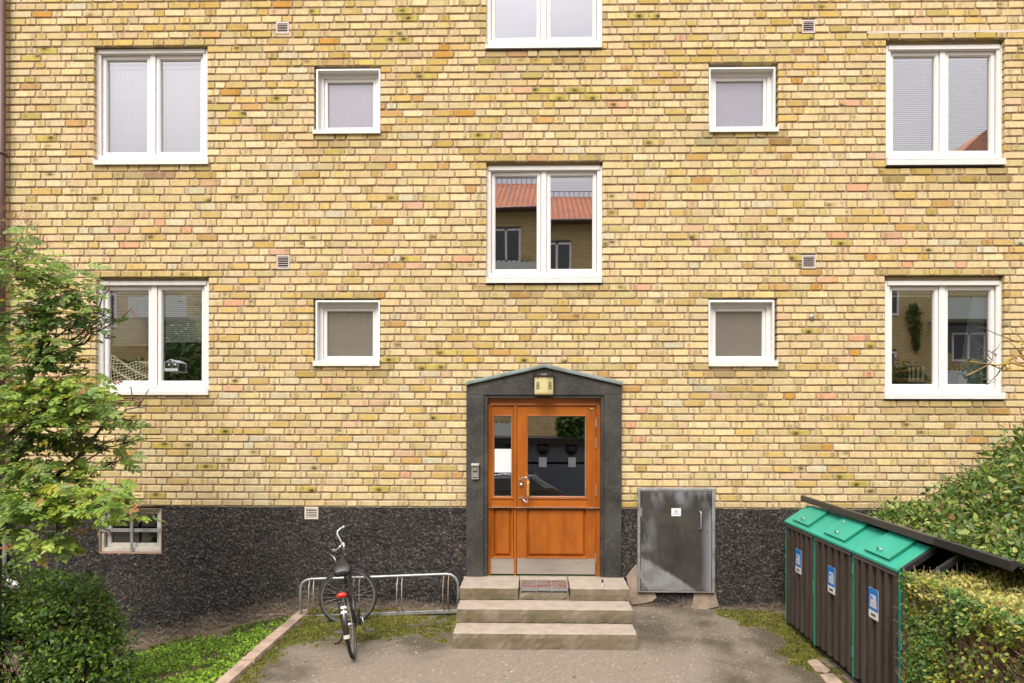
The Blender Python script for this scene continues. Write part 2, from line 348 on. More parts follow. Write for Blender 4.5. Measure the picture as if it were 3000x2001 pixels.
pal = [((241, 215, 160), 44), ((244, 222, 172), 26), ((242, 213, 164), 12), ((231, 211, 150), 12), ((224, 192, 118), 7), ((240, 202, 162), 3), ((230, 219, 180), 3), ((218, 172, 104), 1.6), ((236, 186, 152), .6), ((222, 204, 138), 4)]
pw = [p[1] for p in pal]
KB = .70
def bcol(x, z):
    c = R.choices(pal, pw)[0][0]
    top = max(0, min(1, (z - 5.9) / 2.0))
    top = max(top * 1.1, .55 * max(0, float(fbm(np.array([x]), np.array([z]), .55, 2, 61)[0]) - .55) * 6)
    if R.random() < .24 * top: c = R.choice([(218, 184, 100), (226, 196, 116), (216, 192, 112), (230, 202, 130)])
    c = lin(*c); j = R.uniform(.85, 1.07); t = R.uniform(-.03, .03)
    return (c[0] * KB * j * .985 * (1 + t), c[1] * KB * j * 1.01, c[2] * KB * j * 1.04 * (1 - 2 * t))
SAL = [(1195, 1393), (1878, 1205), (1841, 1247), (1878, 1289), (2658, 779), (2413, 825), (2818, 781), (2529, 993), (2541, 1101), (2420, 1163), (389, 715), (480, 648), (551, 672), (262, 970), (683, 884), (1810, 308), (2454, 694), (2513, 552), (2541, 1099), (1382, 760)]
ORA = [(1289, 139), (1299, 160), (969, 119), (133, 34), (831, 10), (2544, 758), (2383, 846), (2494, 1036), (2420, 1313), (2345, 243), (651, 262), (1740, 1140), (1562, 33), (2310, 1160), (1345, 332), (1334, 810)]
SPO = [(130, 141), (148, 404), (714, 332), (1196, 53), (1179, 31), (1144, 115), (1182, 115), (1102, 115), (1230, 224), (810, 288), (838, 289), (1402, 396), (1568, 263), (1684, 264), (1639, 288), (1736, 288), (1839, 264), (1873, 47), (2379, 113), (2319, 757), (2370, 972), (2332, 1270), (2461, 1398), (2509, 1420), (483, 1300), (376, 1409), (456, 1449), (660, 1264), (603, 1366), (1179, 758), (1146, 580), (1536, 1056), (1292, 1076), (1139, 1054), (1289, 1034), (1268, 1225), (1297, 1223), (2463, 714), (912, 32), (913, 1437), (1110, 1435), (1928, 47), (110, 163), (2550, 1015)]
def near(lst, x0, x1, z0, z1):
    for (x, z) in lst:
        if x0 <= x <= x1 and z0 <= z <= z1: return (x, z)
    return None
sal_w = [(P(*p).x, P(*p).z) for p in SAL]; ora_w = [(P(*p).x, P(*p).z) for p in ORA]; spo_w = [(P(*p).x, P(*p).z) for p in SPO]

def brick_geo(x0, x1, z0, z1, deep):
    """one brick: chipped octagonal face, chamfer, sides; returns vertices and faces"""
    def c(): return R.uniform(.003, .007) if R.random() > .12 else R.uniform(.008, .018)
    j = lambda a=.0018: R.uniform(-a, a)
    y = R.uniform(-.004, .004); t1, t2, t3, t4 = c(), c(), c(), c()
    o = [(x0 + t1, z0 + j()), (x1 - t2, z0 + j()), (x1 + j(), z0 + t2), (x1 + j(), z1 - t3), (x1 - t3, z1 + j()), (x0 + t4, z1 + j()), (x0 + j(), z1 - t4), (x0 + j(), z0 + t1)]
    cx, cz = (x0 + x1) / 2, (z0 + z1) / 2; e = .005
    ty = R.uniform(-.0016, .0016); tz = R.uniform(-.0016, .0016)
    V = []
    for (x, z) in o:
        V.append((x + (e if x < cx else -e), y + ty * (1 if x < cx else -1) + tz * (1 if z < cz else -1), z + (e if z < cz else -e)))
    for (x, z) in o: V.append((x, y + .005, z))
    for (x, z) in o: V.append((x, deep, z))
    F = [tuple(range(8))]
    for i in range(8):
        k = (i + 1) % 8; F.append((i, i + 8, k + 8, k)); F.append((i + 8, i + 16, k + 16, k + 8))
    return V, F
BR = []
for i, (z, hc) in enumerate(zip(rz, rh)):
    ztop = edges[i] - .0095; zbot = edges[i + 1] + .0115
    n0 = int((XL - hc) / PER) - 2; n1 = int((XR - hc) / PER) + 2; lst = []
    ph = [0, .0][0]
    for n in range(n0, n1):
        xx = hc + n * PER + R.uniform(-.006, .006)
        a = xx - HD / 2; b = xx + HD / 2; jj = lambda: R.uniform(-.004, .004)
        s1 = b + JT + jj(); s1e = s1 + ST + jj() * .5; s2 = s1e + JT + jj() * .5; s2e = xx + PER - HD / 2 - JT + jj() * .4
        lst += [(a, b), (s1, s1e), (s2, s2e)]
    iv = [(XL, P(27, 700).x - .006)] + [(P(27, 700).x + .004, XR)]
    for h in holes:
        if h[2] < z < h[3]:
            nv = []
            for (a, b) in iv:
                if h[1] <= a or h[0] >= b: nv.append((a, b)); continue
                if a < h[0]: nv.append((a, h[0]))
                if b > h[1]: nv.append((h[1], b))
            iv = nv
    for (a, b) in iv:
        cl = [(max(p, a), min(q, b)) for p, q in lst if q > a + .002 and p < b - .002]
        if len(cl) > 1 and cl[0][1] - cl[0][0] < .045: cl = [(cl[0][0], cl[1][1])] + cl[2:]
        if len(cl) > 1 and cl[-1][1] - cl[-1][0] < .045: cl = cl[:-2] + [(cl[-2][0], cl[-1][1])]
        cl = [(a if k == 0 else p, b if k == len(cl) - 1 else q) for k, (p, q) in enumerate(cl)]
        for (p, q) in cl:
            if q - p < .02: continue
            BR.append((p, q, zbot + R.uniform(-.001, .001), ztop + R.uniform(-.001, .001)))
white_crack = P(2540, 97)
def brick_data(b):
    x0, x1, z0, z1 = b
    col = bcol((x0 + x1) / 2, (z0 + z1) / 2); sp = (0, 0, 0)
    m = .004
    if near(sal_w, x0 - m, x1 + m, z0 - m, z1 + m): col = tuple(c * KB for c in lin(240, 180, 142))
    if near(ora_w, x0 - m, x1 + m, z0 - m, z1 + m): col = tuple(c * KB * .92 for c in lin(222, 162, 66))
    s = near(spo_w, x0 - m, x1 + m, z0 - m, z1 + m)
    if s: sp = (s[0], s[1], R.uniform(.7, 1.0)); col = tuple(c * KB for c in lin(214, 196, 104))
    elif R.random() < .024: sp = (R.uniform(x0 + .02, x1 - .02), R.uniform(z0 + .01, z1 - .01), R.uniform(.3, .9))
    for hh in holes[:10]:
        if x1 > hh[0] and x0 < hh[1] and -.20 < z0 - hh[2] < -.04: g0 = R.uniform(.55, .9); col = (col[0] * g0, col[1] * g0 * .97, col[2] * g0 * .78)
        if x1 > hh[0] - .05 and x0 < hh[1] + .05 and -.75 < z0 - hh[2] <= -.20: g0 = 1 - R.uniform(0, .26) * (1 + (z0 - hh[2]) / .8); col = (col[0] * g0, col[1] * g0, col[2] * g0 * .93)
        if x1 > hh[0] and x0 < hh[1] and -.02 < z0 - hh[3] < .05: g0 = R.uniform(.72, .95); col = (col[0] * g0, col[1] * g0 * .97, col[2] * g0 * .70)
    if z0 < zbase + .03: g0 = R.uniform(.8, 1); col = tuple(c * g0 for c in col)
    e = R.choice([x0 + R.uniform(.03, .07), x1 - R.uniform(.03, .07)]) if (x1 - x0) > .2 else (x0 + x1) / 2
    return col, sp, (e, R.uniform(0, 1) ** 1.6, R.random())
def brick_obj(bs, name, parent, kind=None):
    V = []; F = []; c = []; s = []; e = []
    for b in bs:
        vv, ff = brick_geo(*b, .115); n = len(V); V += vv; F += [tuple(i + n for i in f) for f in ff]
        col, sp, ed = brick_data(b); c += [(*col, 1)] * len(vv); s += [(*sp, 1)] * len(vv); e += [(*ed, 1)] * len(vv)
    me = bpy.data.meshes.new(name); me.from_pydata(V, [], F)
    for nm, dat in (('bcol', c), ('spot', s), ('stamp', e)):
        a = me.attributes.new(nm, 'FLOAT_COLOR', 'POINT'); a.data.foreach_set('color', np.asarray(dat, np.float32).ravel())
    me.materials.append(MAT['brick']); o = bpy.data.objects.new(name, me); C.objects.link(o); setp(o, parent)
    if kind: o['kind'] = kind
    return o
def brick_material():
    m = bpy.data.materials.new('yellow_brick'); m.use_nodes = True; t = m.node_tree; N = t.nodes; L = t.links; b = N['Principled BSDF']
    b.inputs['Roughness'].default_value = .85; b.inputs['Specular IOR Level'].default_value = .25
    g = N.new('ShaderNodeNewGeometry'); sep = N.new('ShaderNodeSeparateXYZ'); L.new(g.outputs['Position'], sep.inputs[0])
    def at(n):
        a = N.new('ShaderNodeAttribute'); a.attribute_name = n; return a
    ac, asp, ast = at('bcol'), at('spot'), at('stamp')
    def noise(s, d=5, r=.6, st=None):
        n = N.new('ShaderNodeTexNoise'); n.inputs['Scale'].default_value = s; n.inputs['Detail'].default_value = d; n.inputs['Roughness'].default_value = r
        if st:
            mpp = N.new('ShaderNodeMapping'); mpp.inputs['Scale'].default_value = st; L.new(g.outputs['Position'], mpp.inputs[0]); L.new(mpp.outputs[0], n.inputs[0])
        else: L.new(g.outputs['Position'], n.inputs[0])
        return n
    def math_(op, a, bb, clamp=False):
        n = N.new('ShaderNodeMath'); n.operation = op; n.use_clamp = clamp
        for i, x in enumerate((a, bb)):
            if isinstance(x, (int, float)): n.inputs[i].default_value = x
            elif x is not None: L.new(x, n.inputs[i])
        return n.outputs[0]
    def ramp(x, p0, p1):
        r = N.new('ShaderNodeMapRange'); r.inputs[1].default_value = p0; r.inputs[2].default_value = p1; L.new(x, r.inputs[0]); return r.outputs[0]
    cur = ac.outputs['Color']
    def mix(f, col, mode='MIX'):
        nonlocal cur
        x = N.new('ShaderNodeMixRGB'); x.blend_type = mode; L.new(f, x.inputs[0]) if not isinstance(f, float) else setattr(x.inputs[0], 'default_value', f)
        L.new(cur, x.inputs[1]); x.inputs[2].default_value = (*col, 1); cur = x.outputs[0]
    # vertical streaking inside a brick, golden and olive tints
    n1 = noise(9, 4, .6, (2.6, 1, .7)); mix(math_('MULTIPLY', ramp(n1.outputs[0], .44, .66), .42), (.43, .30, .12))
    n2 = noise(5, 4, .6); mix(math_('MULTIPLY', ramp(n2.outputs[0], .52, .72), .26), (.42, .35, .19))
    n5 = noise(7, 3, .5); mix(math_('MULTIPLY', ramp(n5.outputs[0], .58, .76), .4), (.62, .48, .33))
    # stamped rough band at one end of a stretcher
    ss = N.new('ShaderNodeSeparateColor'); L.new(ast.outputs['Color'], ss.inputs[0])
    dx = math_('ABSOLUTE', math_('SUBTRACT', sep.outputs[0], ss.outputs[0]), None)
    band = math_('SUBTRACT', 1.0, ramp(dx, .012, .034), True)
    n3 = noise(120, 3, .7); bn = math_('MULTIPLY', math_('MULTIPLY', band, ramp(n3.outputs[0], .44, .62)), math_('MULTIPLY', ss.outputs[1], 1.3))
    mix(bn, (.17, .12, .055))
    # pits and grime
    n4 = noise(95, 3, .7); mix(math_('MULTIPLY', ramp(n4.outputs[0], .58, .68), .6), (.15, .10, .055))
    # burnt spot
    sp = N.new('ShaderNodeSeparateColor'); L.new(asp.outputs['Color'], sp.inputs[0])
    ddx = math_('MULTIPLY', math_('SUBTRACT', sep.outputs[0], sp.outputs[0]), .62); ddz = math_('SUBTRACT', sep.outputs[2], sp.outputs[1])
    dist = math_('SQRT', math_('ADD', math_('MULTIPLY', ddx, ddx), math_('MULTIPLY', ddz, ddz)), None)
    n6 = noise(45, 3, .7); dist = math_('ADD', dist, math_('MULTIPLY', math_('SUBTRACT', n6.outputs[0], .5), .03))
    halo = math_('MULTIPLY', math_('SUBTRACT', 1.0, ramp(dist, .012, .055), True), sp.outputs[2]); mix(math_('MULTIPLY', halo, .8), (.17, .145, .025))
    core = math_('MULTIPLY', math_('SUBTRACT', 1.0, ramp(dist, .006, .026), True), sp.outputs[2]); mix(core, (.035, .026, .012))
    n7 = noise(26, 5, .65); mr = N.new('ShaderNodeMapRange'); mr.inputs[1].default_value = .25; mr.inputs[2].default_value = .75; mr.inputs[3].default_value = .86; mr.inputs[4].default_value = 1.12
    L.new(n7.outputs[0], mr.inputs[0]); vm = N.new('ShaderNodeVectorMath'); vm.operation = 'SCALE'; L.new(cur, vm.inputs[0]); L.new(mr.outputs[0], vm.inputs['Scale'])
    L.new(vm.outputs[0], b.inputs['Base Color'])
    bp = N.new('ShaderNodeBump'); bp.inputs['Strength'].default_value = .5; bp.inputs['Distance'].default_value = .004
    n8 = noise(140, 4, .7); L.new(n8.outputs[0], bp.inputs['Height']); L.new(bp.outputs[0], b.inputs['Normal'])
    MAT['brick'] = m
brick_material()

# --- mortar wall with openings (grid of cells), 10 mm behind the brick faces
def sheet(name, x0, x1, z0, z1, hs, y, mat, parent):
    xs = sorted(set([x0, x1] + [h[0] for h in hs] + [h[1] for h in hs])); zs = sorted(set([z0, z1] + [h[2] for h in hs] + [h[3] for h in hs]))
    xs = [x for x in xs if x0 <= x <= x1]; zs = [z for z in zs if z0 <= z <= z1]; mb = MB()
    for i in range(len(xs) - 1):
        for j in range(len(zs) - 1):
            mx_, mz_ = (xs[i] + xs[i + 1]) / 2, (zs[j] + zs[j + 1]) / 2
            if any(h[0] < mx_ < h[1] and h[2] < mz_ < h[3] for h in hs): continue
            mb.add([(xs[i], y, zs[j]), (xs[i + 1], y, zs[j]), (xs[i + 1], y, zs[j + 1]), (xs[i], y, zs[j + 1])], [(0, 1, 2, 3)])
    for h in hs:
        m = .006; a, b, c, d = h[0] - m, h[1] + m, h[2] - m, h[3] + m
        if c < z0: c = z0
        mb.add([(a, y, c), (a, y + .16, c), (a, y + .16, d), (a, y, d)], [(0, 1, 2, 3)]); mb.add([(b, y, c), (b, y + .16, c), (b, y + .16, d), (b, y, d)], [(3, 2, 1, 0)])
        mb.add([(a, y, d), (b, y, d), (b, y + .16, d), (a, y + .16, d)], [(0, 1, 2, 3)]); mb.add([(a, y, c), (b, y, c), (b, y + .16, c), (a, y + .16, c)], [(0, 1, 2, 3)])
    return mb.build(name, mat, parent)
gh = [[h[0] - .006, h[1] + .006, h[2] - .006, h[3] + .006] for h in holes]
wall = sheet('wall', XL, XR, zbase, edges[0], gh, .0135, 'mortar', bld)
mb = MB(); mb.box(XL, XR, .2, .3, -1.0, edges[0] + .3)      # solid masonry behind, cut by the rooms' own boxes below
# bricks
vis = [(i, b) for i, b in enumerate(BR) if b[1] - b[0] > .2]
def score(b):
    u, v = pix(((b[0] + b[1]) / 2, 0, (b[2] + b[3]) / 2))
    hid = 1360 < u < 1830 and v > 1060 or u < 460 and v > 630 or (1860 < u < 2100 and v > 1425)
    return math.hypot(u - 1562, (v - 1205)) + (1e5 if hid else 0)
vis.sort(key=lambda t: score(t[1])); single = [t[0] for t in vis[:300]]; ss_ = set(single)
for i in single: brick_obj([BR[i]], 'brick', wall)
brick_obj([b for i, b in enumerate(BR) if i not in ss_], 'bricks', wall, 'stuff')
# pale repointed joint above the upper right window
mb = MB(); p = P(2540, 97); q = P(3060, 97); pts = []
k = 26; zc = min(edges, key=lambda e: abs(e - p.z)); V = []
for i in range(k + 1):
    x = p.x + (q.x - p.x) * i / k; V += [(x, -.001, zc - .011 - R.uniform(0, .006)), (x, -.001, zc + .012 + R.uniform(0, .006)), (x, .011, zc - .012), (x, .011, zc + .012)]
F = []
for i in range(k): a = i * 4; F += [(a, a + 4, a + 5, a + 1), (a + 2, a, a + 1, a + 3) if i == 0 else (a + 1, a + 5, a + 7, a + 3), (a, a + 2, a + 6, a + 4)]
MAT['pale_mortar'] = M('pale_mortar', (.52, .46, .38), .9, var=.15, bump=.4); mb.add(V, F).build('repointed_joint', 'pale_mortar', wall)

# --- plinth: real rough-cast relief
bw0, bw1 = P(290, 1480), P(476, 1623); pv0, pv1 = P(893, 1486), P(932, 1521)
g = .0125; nx = int((XR - XL) / g); nzn = int((zbase + .9) / g)
X, Z = np.meshgrid(XL + np.arange(nx + 1) * g, zbase - np.arange(nzn + 1) * (zbase + .9) / nzn)
rn_ = NR.rand(*X.shape); Yp = .016 - .016 * fbm(X, Z, 24, 3, 1) - .014 * rn_ - .012 * fbm(X + .3 * Z, Z, 45, 2, 5) - .02 * (fbm(X, Z, 2.2, 2, 9) - .5)
idx = np.arange(X.size).reshape(X.shape)
Fq = np.stack([idx[:-1, :-1], idx[1:, :-1], idx[1:, 1:], idx[:-1, 1:]], -1).reshape(-1, 4)
cxm = (X[:-1, :-1] + g / 2).ravel(); czm = (Z[:-1, :-1] - g / 2).ravel()
kp = ~((cxm > bw0.x) & (cxm < bw1.x) & (czm > bw1.z)) & ~((cxm > pv0.x) & (cxm < pv1.x) & (czm > pv1.z)) & ~((cxm > P(1400, 1500).x) & (cxm < P(1790, 1500).x) & (czm > .3))
gl = np.where(X < -2.9, .22 * (X + 2.93), np.where(X > 1, .12 - .03 * (X - 1), .06)); gl = np.maximum(gl, -.75)
h = (Z - gl) + (fbm(X, Z, 3, 3, 4) - .5) * .18
dirt = np.clip(1 - h / np.where(X < -2.7, .26, .10), 0, 1) ** .8
f1 = fbm(X, Z, 30, 2, 2); base = np.array([.0185, .0170, .0175]); lightc = np.array([.26, .215, .175])
lite = np.clip((NR.rand(*X.shape) * .95 + f1 * .3 - .90) * 5, 0, 1) * .46 * np.clip(.45 + 1.4 * fbm(X, Z, 1.3, 3, 7), .5, 1.3)
col = base * (1 + .9 * (fbm(X, Z, 9, 2, 6) - .5))[..., None]
col = col * (1 - lite[..., None]) + lightc * lite[..., None]; col = col * (1 - .85 * dirt[..., None]) + np.array([.215, .165, .12]) * .85 * dirt[..., None]; col = col * (.75 + .5 * NR.rand(*X.shape))[..., None]
MAT['plinth'] = M('black_roughcast', (0, 0, 0), .8, attr='lcol', var=.5, vs=60, bump=1.0, bs=110, spec=.35, speck=((.20, .16, .125), 85, .63))
arr_mesh('plinth', np.stack([X, Yp, Z], -1).reshape(-1, 3), Fq[kp], 'plinth', bld, cols=col.reshape(-1, 3), smooth=True)
# smooth concrete repairs next to the steps and under the cabinet
mb = MB()
def blob(mb, pts, y, th, base_y=.02):
    ps = [P(u, v, y) for u, v in pts]; c = sum(ps, Vector()) / len(ps); n = len(ps)
    vs = [c + Vector((0, -th, 0))] + [p.lerp(c, .04) + Vector((0, -th * .98 + R.uniform(-.002, .002), 0)) for p in ps] + [(p.x, base_y, p.z) for p in ps]
    fs = [(0, 1 + i, 1 + (i + 1) % n) for i in range(n)] + [(1 + i, 1 + n + i, 1 + n + (i + 1) % n, 1 + (i + 1) % n) for i in range(n)]
    mb.add(vs, fs, 0, False)
blob(mb, [(1834, 1690), (1842, 1678), (1852, 1664), (1864, 1652), (1878, 1655), (1920, 1738), (1925, 1752), (1912, 1762), (1890, 1768), (1862, 1772), (1848, 1772)], -.012, .010)
mb.build('concrete_patch', 'concrete', bld)
mb = MB(); blob(mb, [(2032, 1735), (2098, 1735), (2100, 1752), (2108, 1776), (2060, 1788), (2024, 1782), (2030, 1755)], -.012, .010); mb.build('concrete_patch', 'concrete', bld)

# ================================================================== WINDOWS
def room(par, x0, x1, z0, z1, y0=.20, dep=1.6, light=False):
    mb = MB(); a, b, c, d = x0 - .3, x1 + .3, z0 - .4, z1 + .25
    for vs in ([(a, y0 + dep, c), (b, y0 + dep, c), (b, y0 + dep, d), (a, y0 + dep, d)], [(a, y0, c), (a, y0 + dep, c), (a, y0 + dep, d), (a, y0, d)],
               [(b, y0, c), (b, y0 + dep, c), (b, y0 + dep, d), (b, y0, d)], [(a, y0, c), (b, y0, c), (b, y0 + dep, c), (a, y0 + dep, c)], [(a, y0, d), (b, y0, d), (b, y0 + dep, d), (a, y0 + dep, d)]):
        mb.add(vs, [(0, 1, 2, 3)])
    # inner face of the facade round the opening keeps daylight out of the room
    mb.ring(a, b, c, d, x0 - a, b - x1, d - z1, z0 - c, y0 - .02, y0)
    return mb.build('room_interior', 'room', par)
def sillpart(par, s, y0=-.028, y1=.10):
    p = P(s[0], s[2], y0); q = P(s[1], s[3], y0); z1 = p.z; z0 = q.z; mb = MB()
    mb.add([(p.x, y0, z0), (q.x, y0, z0), (q.x, y0, z1), (p.x, y0, z1), (p.x, y1, z0 + .02), (q.x, y1, z0 + .02), (q.x, y1, z1 + .022), (p.x, y1, z1 + .022)],
           [(0, 1, 2, 3), (3, 2, 6, 7), (0, 4, 5, 1), (1, 5, 6, 2), (0, 3, 7, 4), (4, 7, 6, 5)])
    mb.box(p.x - .004, p.x + .004, y0 - .003, y1, z0, z1 + .03); mb.box(q.x - .004, q.x + .004, y0 - .003, y1, z0, z1 + .03)
    return mb.build('sill', 'white_dirty', par)
WIN = {}
def big_window(key, rect, s, label=None, tilt=None):
    YF = .075; p = P(rect[0], rect[1], YF); q = P(rect[2], rect[3], YF); x0, x1, z0, z1 = p.x, q.x, q.z, p.z
    mb = MB(); fw = .052; mb.ring(x0, x1, z0, z1, fw, fw, .062, .066, YF, .19)
    xm = (x0 + x1) / 2; mb.box(xm - .034, xm + .034, YF + .02, .188, z0 + .066, z1 - .062)
    mb.box(x0 - .012, x0 + .010, YF - .012, YF + .05, z0, z1 - .01); mb.box(x1 - .010, x1 + .012, YF - .012, YF + .05, z0, z1 - .01)
    mb.box(x0 + .022, x1 - .022, YF - .016, YF - .001, z1 - .056, z1 - .004); mb.box(x0 + .022, x1 - .022, YF - .014, YF - .001, z0 + .006, z0 + .034)
    f = mb.build('window', 'white', bld, bevel=.002)
    if label: f['label'] = label
    MB().box(x0 + .01, x1 - .01, YF + .012, YF + .05, z1, z1 + .05).build('sealing_strip', 'beige', f)
    sillpart(f, s); room(f, x0, x1, z0, z1)
    MB().box(x0 + .002, x1 - .002, YF - .004, YF + .001, z0 + .036, z0 + .040).build('frame_seam', 'galv', f)
    panes = []
    for k, (a, b) in enumerate(((x0 + fw, xm - .034), (xm + .034, x1 - fw))):
        c, d = z0 + .066, z1 - .062; a += .005; b -= .005; c += .005; d -= .005
        sm = MB().ring(a, b, c, d, .042, .042, .042, .046, .112, .165); sm.ring(a + .042, b - .042, c + .046, d - .042, .008, .008, .008, .010, .124, .160)
        gm = MB().add([(a + .046, .15, c + .05), (b - .046, .15, c + .05), (b - .046, .15, d - .046), (a + .046, .15, d - .046)], [(0, 1, 2, 3)])
        if tilt and k == 0:
            piv = Vector((b, .15, (c + d) / 2)); T = Matrix.Translation(piv) @ Matrix.Rotation(tilt[0], 4, 'Z') @ Matrix.Rotation(tilt[1], 4, 'X') @ Matrix.Translation(-piv)
            sm.xf(T); gm.xf(T)
        sm.build('sash', 'white', f, bevel=.002); gm.build('pane', 'glass', f); panes.append((a + .05, b - .05, c + .05, d - .05))
    WIN[key] = (f, panes, (x0, x1, z0, z1)); return f
lab = {'TL': 'window with white roller curtains drawn behind both panes', 'TM': 'window at the top edge reflecting grey sky', 'MC': 'window above the entrance with its left sash slightly open',
       'LL': 'lower left window with half lowered blinds, net and bird feeder', 'TR': 'window with venetian blinds fully lowered', 'LR': 'lower right window with a pale curtain at its right side'}
for k, r_, s in BIG: big_window(k, r_, s, lab[k], (-.022, .012) if k == 'MC' else ((-.03, 0) if k == 'TM' else None))
def small_window(key, rect, s, label):
    p = P(rect[0], rect[1], .0); q = P(rect[2], rect[3], .0); x0, x1, z0, z1 = p.x, q.x, q.z, p.z
    mb = MB(); mb.ring(x0, x1, z0 + .0, z1, .022, .022, .022, .03, .004, .15); mb.ring(x0 + .022, x1 - .022, z0 + .03, z1 - .022, .05, .05, .055, .03, .095, .15)
    f = mb.build('window', 'white', bld, bevel=.0025); f['label'] = label
    a, b, c, d = x0 + .074, x1 - .074, z0 + .062, z1 - .079
    MB().ring(a, b, c, d, .042, .042, .042, .042, .112, .16).build('sash', 'white', f, bevel=.003)
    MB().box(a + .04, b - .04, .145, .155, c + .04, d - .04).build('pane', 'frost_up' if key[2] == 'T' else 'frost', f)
    sillpart(f, s, -.03, .05); WIN[key] = (f, [(a, b, c, d)], (x0, x1, z0, z1)); return f
for k, r_, s in SMALL: small_window(k, r_, s, {'SLT': 'upper left small window with frosted pane', 'SLB': 'lower left small window with frosted pane', 'SRT': 'upper right small window with frosted pane', 'SRB': 'lower right small window with frosted pane'}[k])

def slats(f, x0, x1, zt, zb, y=.215, pitch=.0245, tilt=.95, rail=True):
    me = None; z = zt - .03; w2 = .0125
    if rail: MB().box(x0, x1, y - .02, y + .02, zt - .028, zt).build('blind_headrail', 'slat', f)
    ca, sa = math.cos(tilt) * w2, math.sin(tilt) * w2
    while z > zb + .02:
        if me is None:
            o = MB().add([(x0, y - ca, z - sa), (x1, y - ca, z - sa), (x1, y, z + .0015), (x0, y, z + .0015), (x1, y + ca, z + sa), (x0, y + ca, z + sa)], [(0, 1, 2, 3), (3, 2, 4, 5)]).build('blind_slat', 'slat', f); me = o.data; zz = z
        else:
            o = bpy.data.objects.new('blind_slat', me); C.objects.link(o); o.parent = f; o.location = (0, 0, z - zz)
        z -= pitch
    mb = MB().box(x0, x1, y - .013, y + .013, zb, zb + .02)
    mb.build('blind_bottom_rail', 'slat', f)
    mb = MB()
    for t in (.2, .8): mb.tube([(x0 + (x1 - x0) * t, y - .014, zb), (x0 + (x1 - x0) * t, y - .014, zt)], .0014, 4)
    mb.build('blind_cord', 'slat', f)
# upper left: drawn white curtain with two folds lines, gathered blind on top
f, pn, _ = WIN['TL']
for (a, b, c, d) in pn:
    nxx = 24; V = []; F = []
    for j in range(2):
        for i in range(nxx + 1): V.append((a + .0 + (b - a) * i / nxx, .195 + .004 * math.sin(i * 1.7), c - .06 + (d - c + .06) * j))
    F = [(i, i + 1, nxx + 2 + i, nxx + 1 + i) for i in range(nxx)]
    MB().add(V, F, 0, True).build('curtain', 'curtain', f)
    for t in (.42, .78): MB().box(a, b, .188, .191, c + (d - c) * (1 - t), c + (d - c) * (1 - t) + .006).build('curtain_seam', 'slat', f)
    slats(f, a, b, d - .0, d - .085, .172, .012, .1)
f, pn, _ = WIN['TR']
for (a, b, c, d) in pn: slats(f, a, b, d, c + .01, .185, .0245, .95)
f, pn, _ = WIN['LL']
slats(f, pn[0][0] + .02, pn[0][1], pn[0][3], P(400, 1013, .18).z, .178); slats(f, pn[1][0] + .02, pn[1][1], pn[1][3], P(540, 1003, .18).z, .178)
# sagging net over the lower part of the left pane
a, b, c, d = pn[0]; mb = MB(); cols_ = 12; rows_ = 10
def netp(i, j):
    x = a + .02 + (b - a - .02) * i / cols_; t = j / rows_
    z = c + (P(400, 1064, .13).z - c) * t * (1 + .35 * (abs(i / cols_ - .58) * 1.8) ** 2) - .02 * math.sin(i * .9 + j); return Vector((x + .012 * math.sin(j * .8 + i * .2) * (1 - t * .3), .128 + .004 * math.sin(i * 2 + j), z))
for i in range(cols_ + 1): mb.tube([netp(i, j) for j in range(rows_ + 1)], .0019, 4)
for j in range(rows_ + 1): mb.tube([netp(i, j) for i in range(cols_ + 1)], .0019, 4)
MAT['net'] = M('net_cord', (.55, .48, .32), .8, var=.1); mb.build('net', 'net', f)
f, pn, _ = WIN['LR']; a, b, c, d = pn[0]
slats(f, a, b, d, d - .065, .20, .009, .1); a, b, c, d = pn[1]; slats(f, a, b, d, d - .05, .20, .009, .1)
V = []; F = []; nn = 30
for j in range(9):
    t = j / 8; xl = a + (b - a) * (.80 - .38 * t ** .8)
    for i in range(nn + 1): V.append((xl + (b + .02 - xl) * i / nn, .27 + .018 * math.sin(i * 1.25 + t), d - (d - c + .05) * t))
for j in range(8):
    for i in range(nn): F.append((j * (nn + 1) + i, j * (nn + 1) + i + 1, (j + 1) * (nn + 1) + i + 1, (j + 1) * (nn + 1) + i))
MAT['curtain_grey'] = M('pale_grey_curtain', (.36, .40, .42), .9, var=.05); MB().add(V, F, 0, True).build('curtain', 'curtain_grey', f)
# centre window blinds pulled up behind glass, dark strip of the opened top sash
for k in ('MC', 'TM'):
    f, pn, _ = WIN[k]; a, b, c, d = pn[1]; MB().box(a, b, .20, .23, d - .04, d + .02).build('blind_headrail', 'slat', f)

# basement window
p = P(297, 1488, .03); q = P(474, 1616, .03); x0, x1, z0, z1 = p.x, q.x, q.z, min(p.z, zbase - .004)
MAT['glass_cellar'] = glass_mat('cellar_glass', .12, tint=(.35, .36, .38)); MAT['oldwhite'] = M('old_grey_white_paint', (.46, .44, .40), .6, var=.12, vs=8, col2=(.33, .31, .27), c2s=7)
f = MB().ring(x0, x1, z0, z1, .035, .035, .03, .045, .03, .15).build('basement_window', 'oldwhite', bld, bevel=.003); f['label'] = 'low basement window with a grey steel cross bar'
MB().ring(x0 + .05, x1 - .035, z0 + .047, z1 - .032, .05, .05, .045, .05, .075, .13).build('sash', 'oldwhite', f, bevel=.003)
MB().add([(x0 + .08, .105, z0 + .08), (x1 - .07, .105, z0 + .08), (x1 - .07, .105, z1 - .06), (x0 + .08, .105, z1 - .06)], [(0, 1, 2, 3)]).build('pane', 'glass_cellar', f)
zb_ = P(380, 1553, .02).z; xb_ = P(388, 1553, .02).x
MB().box(x0 - .0, x1 + .01, .012, .022, zb_ - .022, zb_ + .022).build('steel_bar', 'galv', f); MB().box(xb_ - .017, xb_ + .017, .000, .010, z0 + .01, z1 + .0).build('steel_bar', 'galv', f)
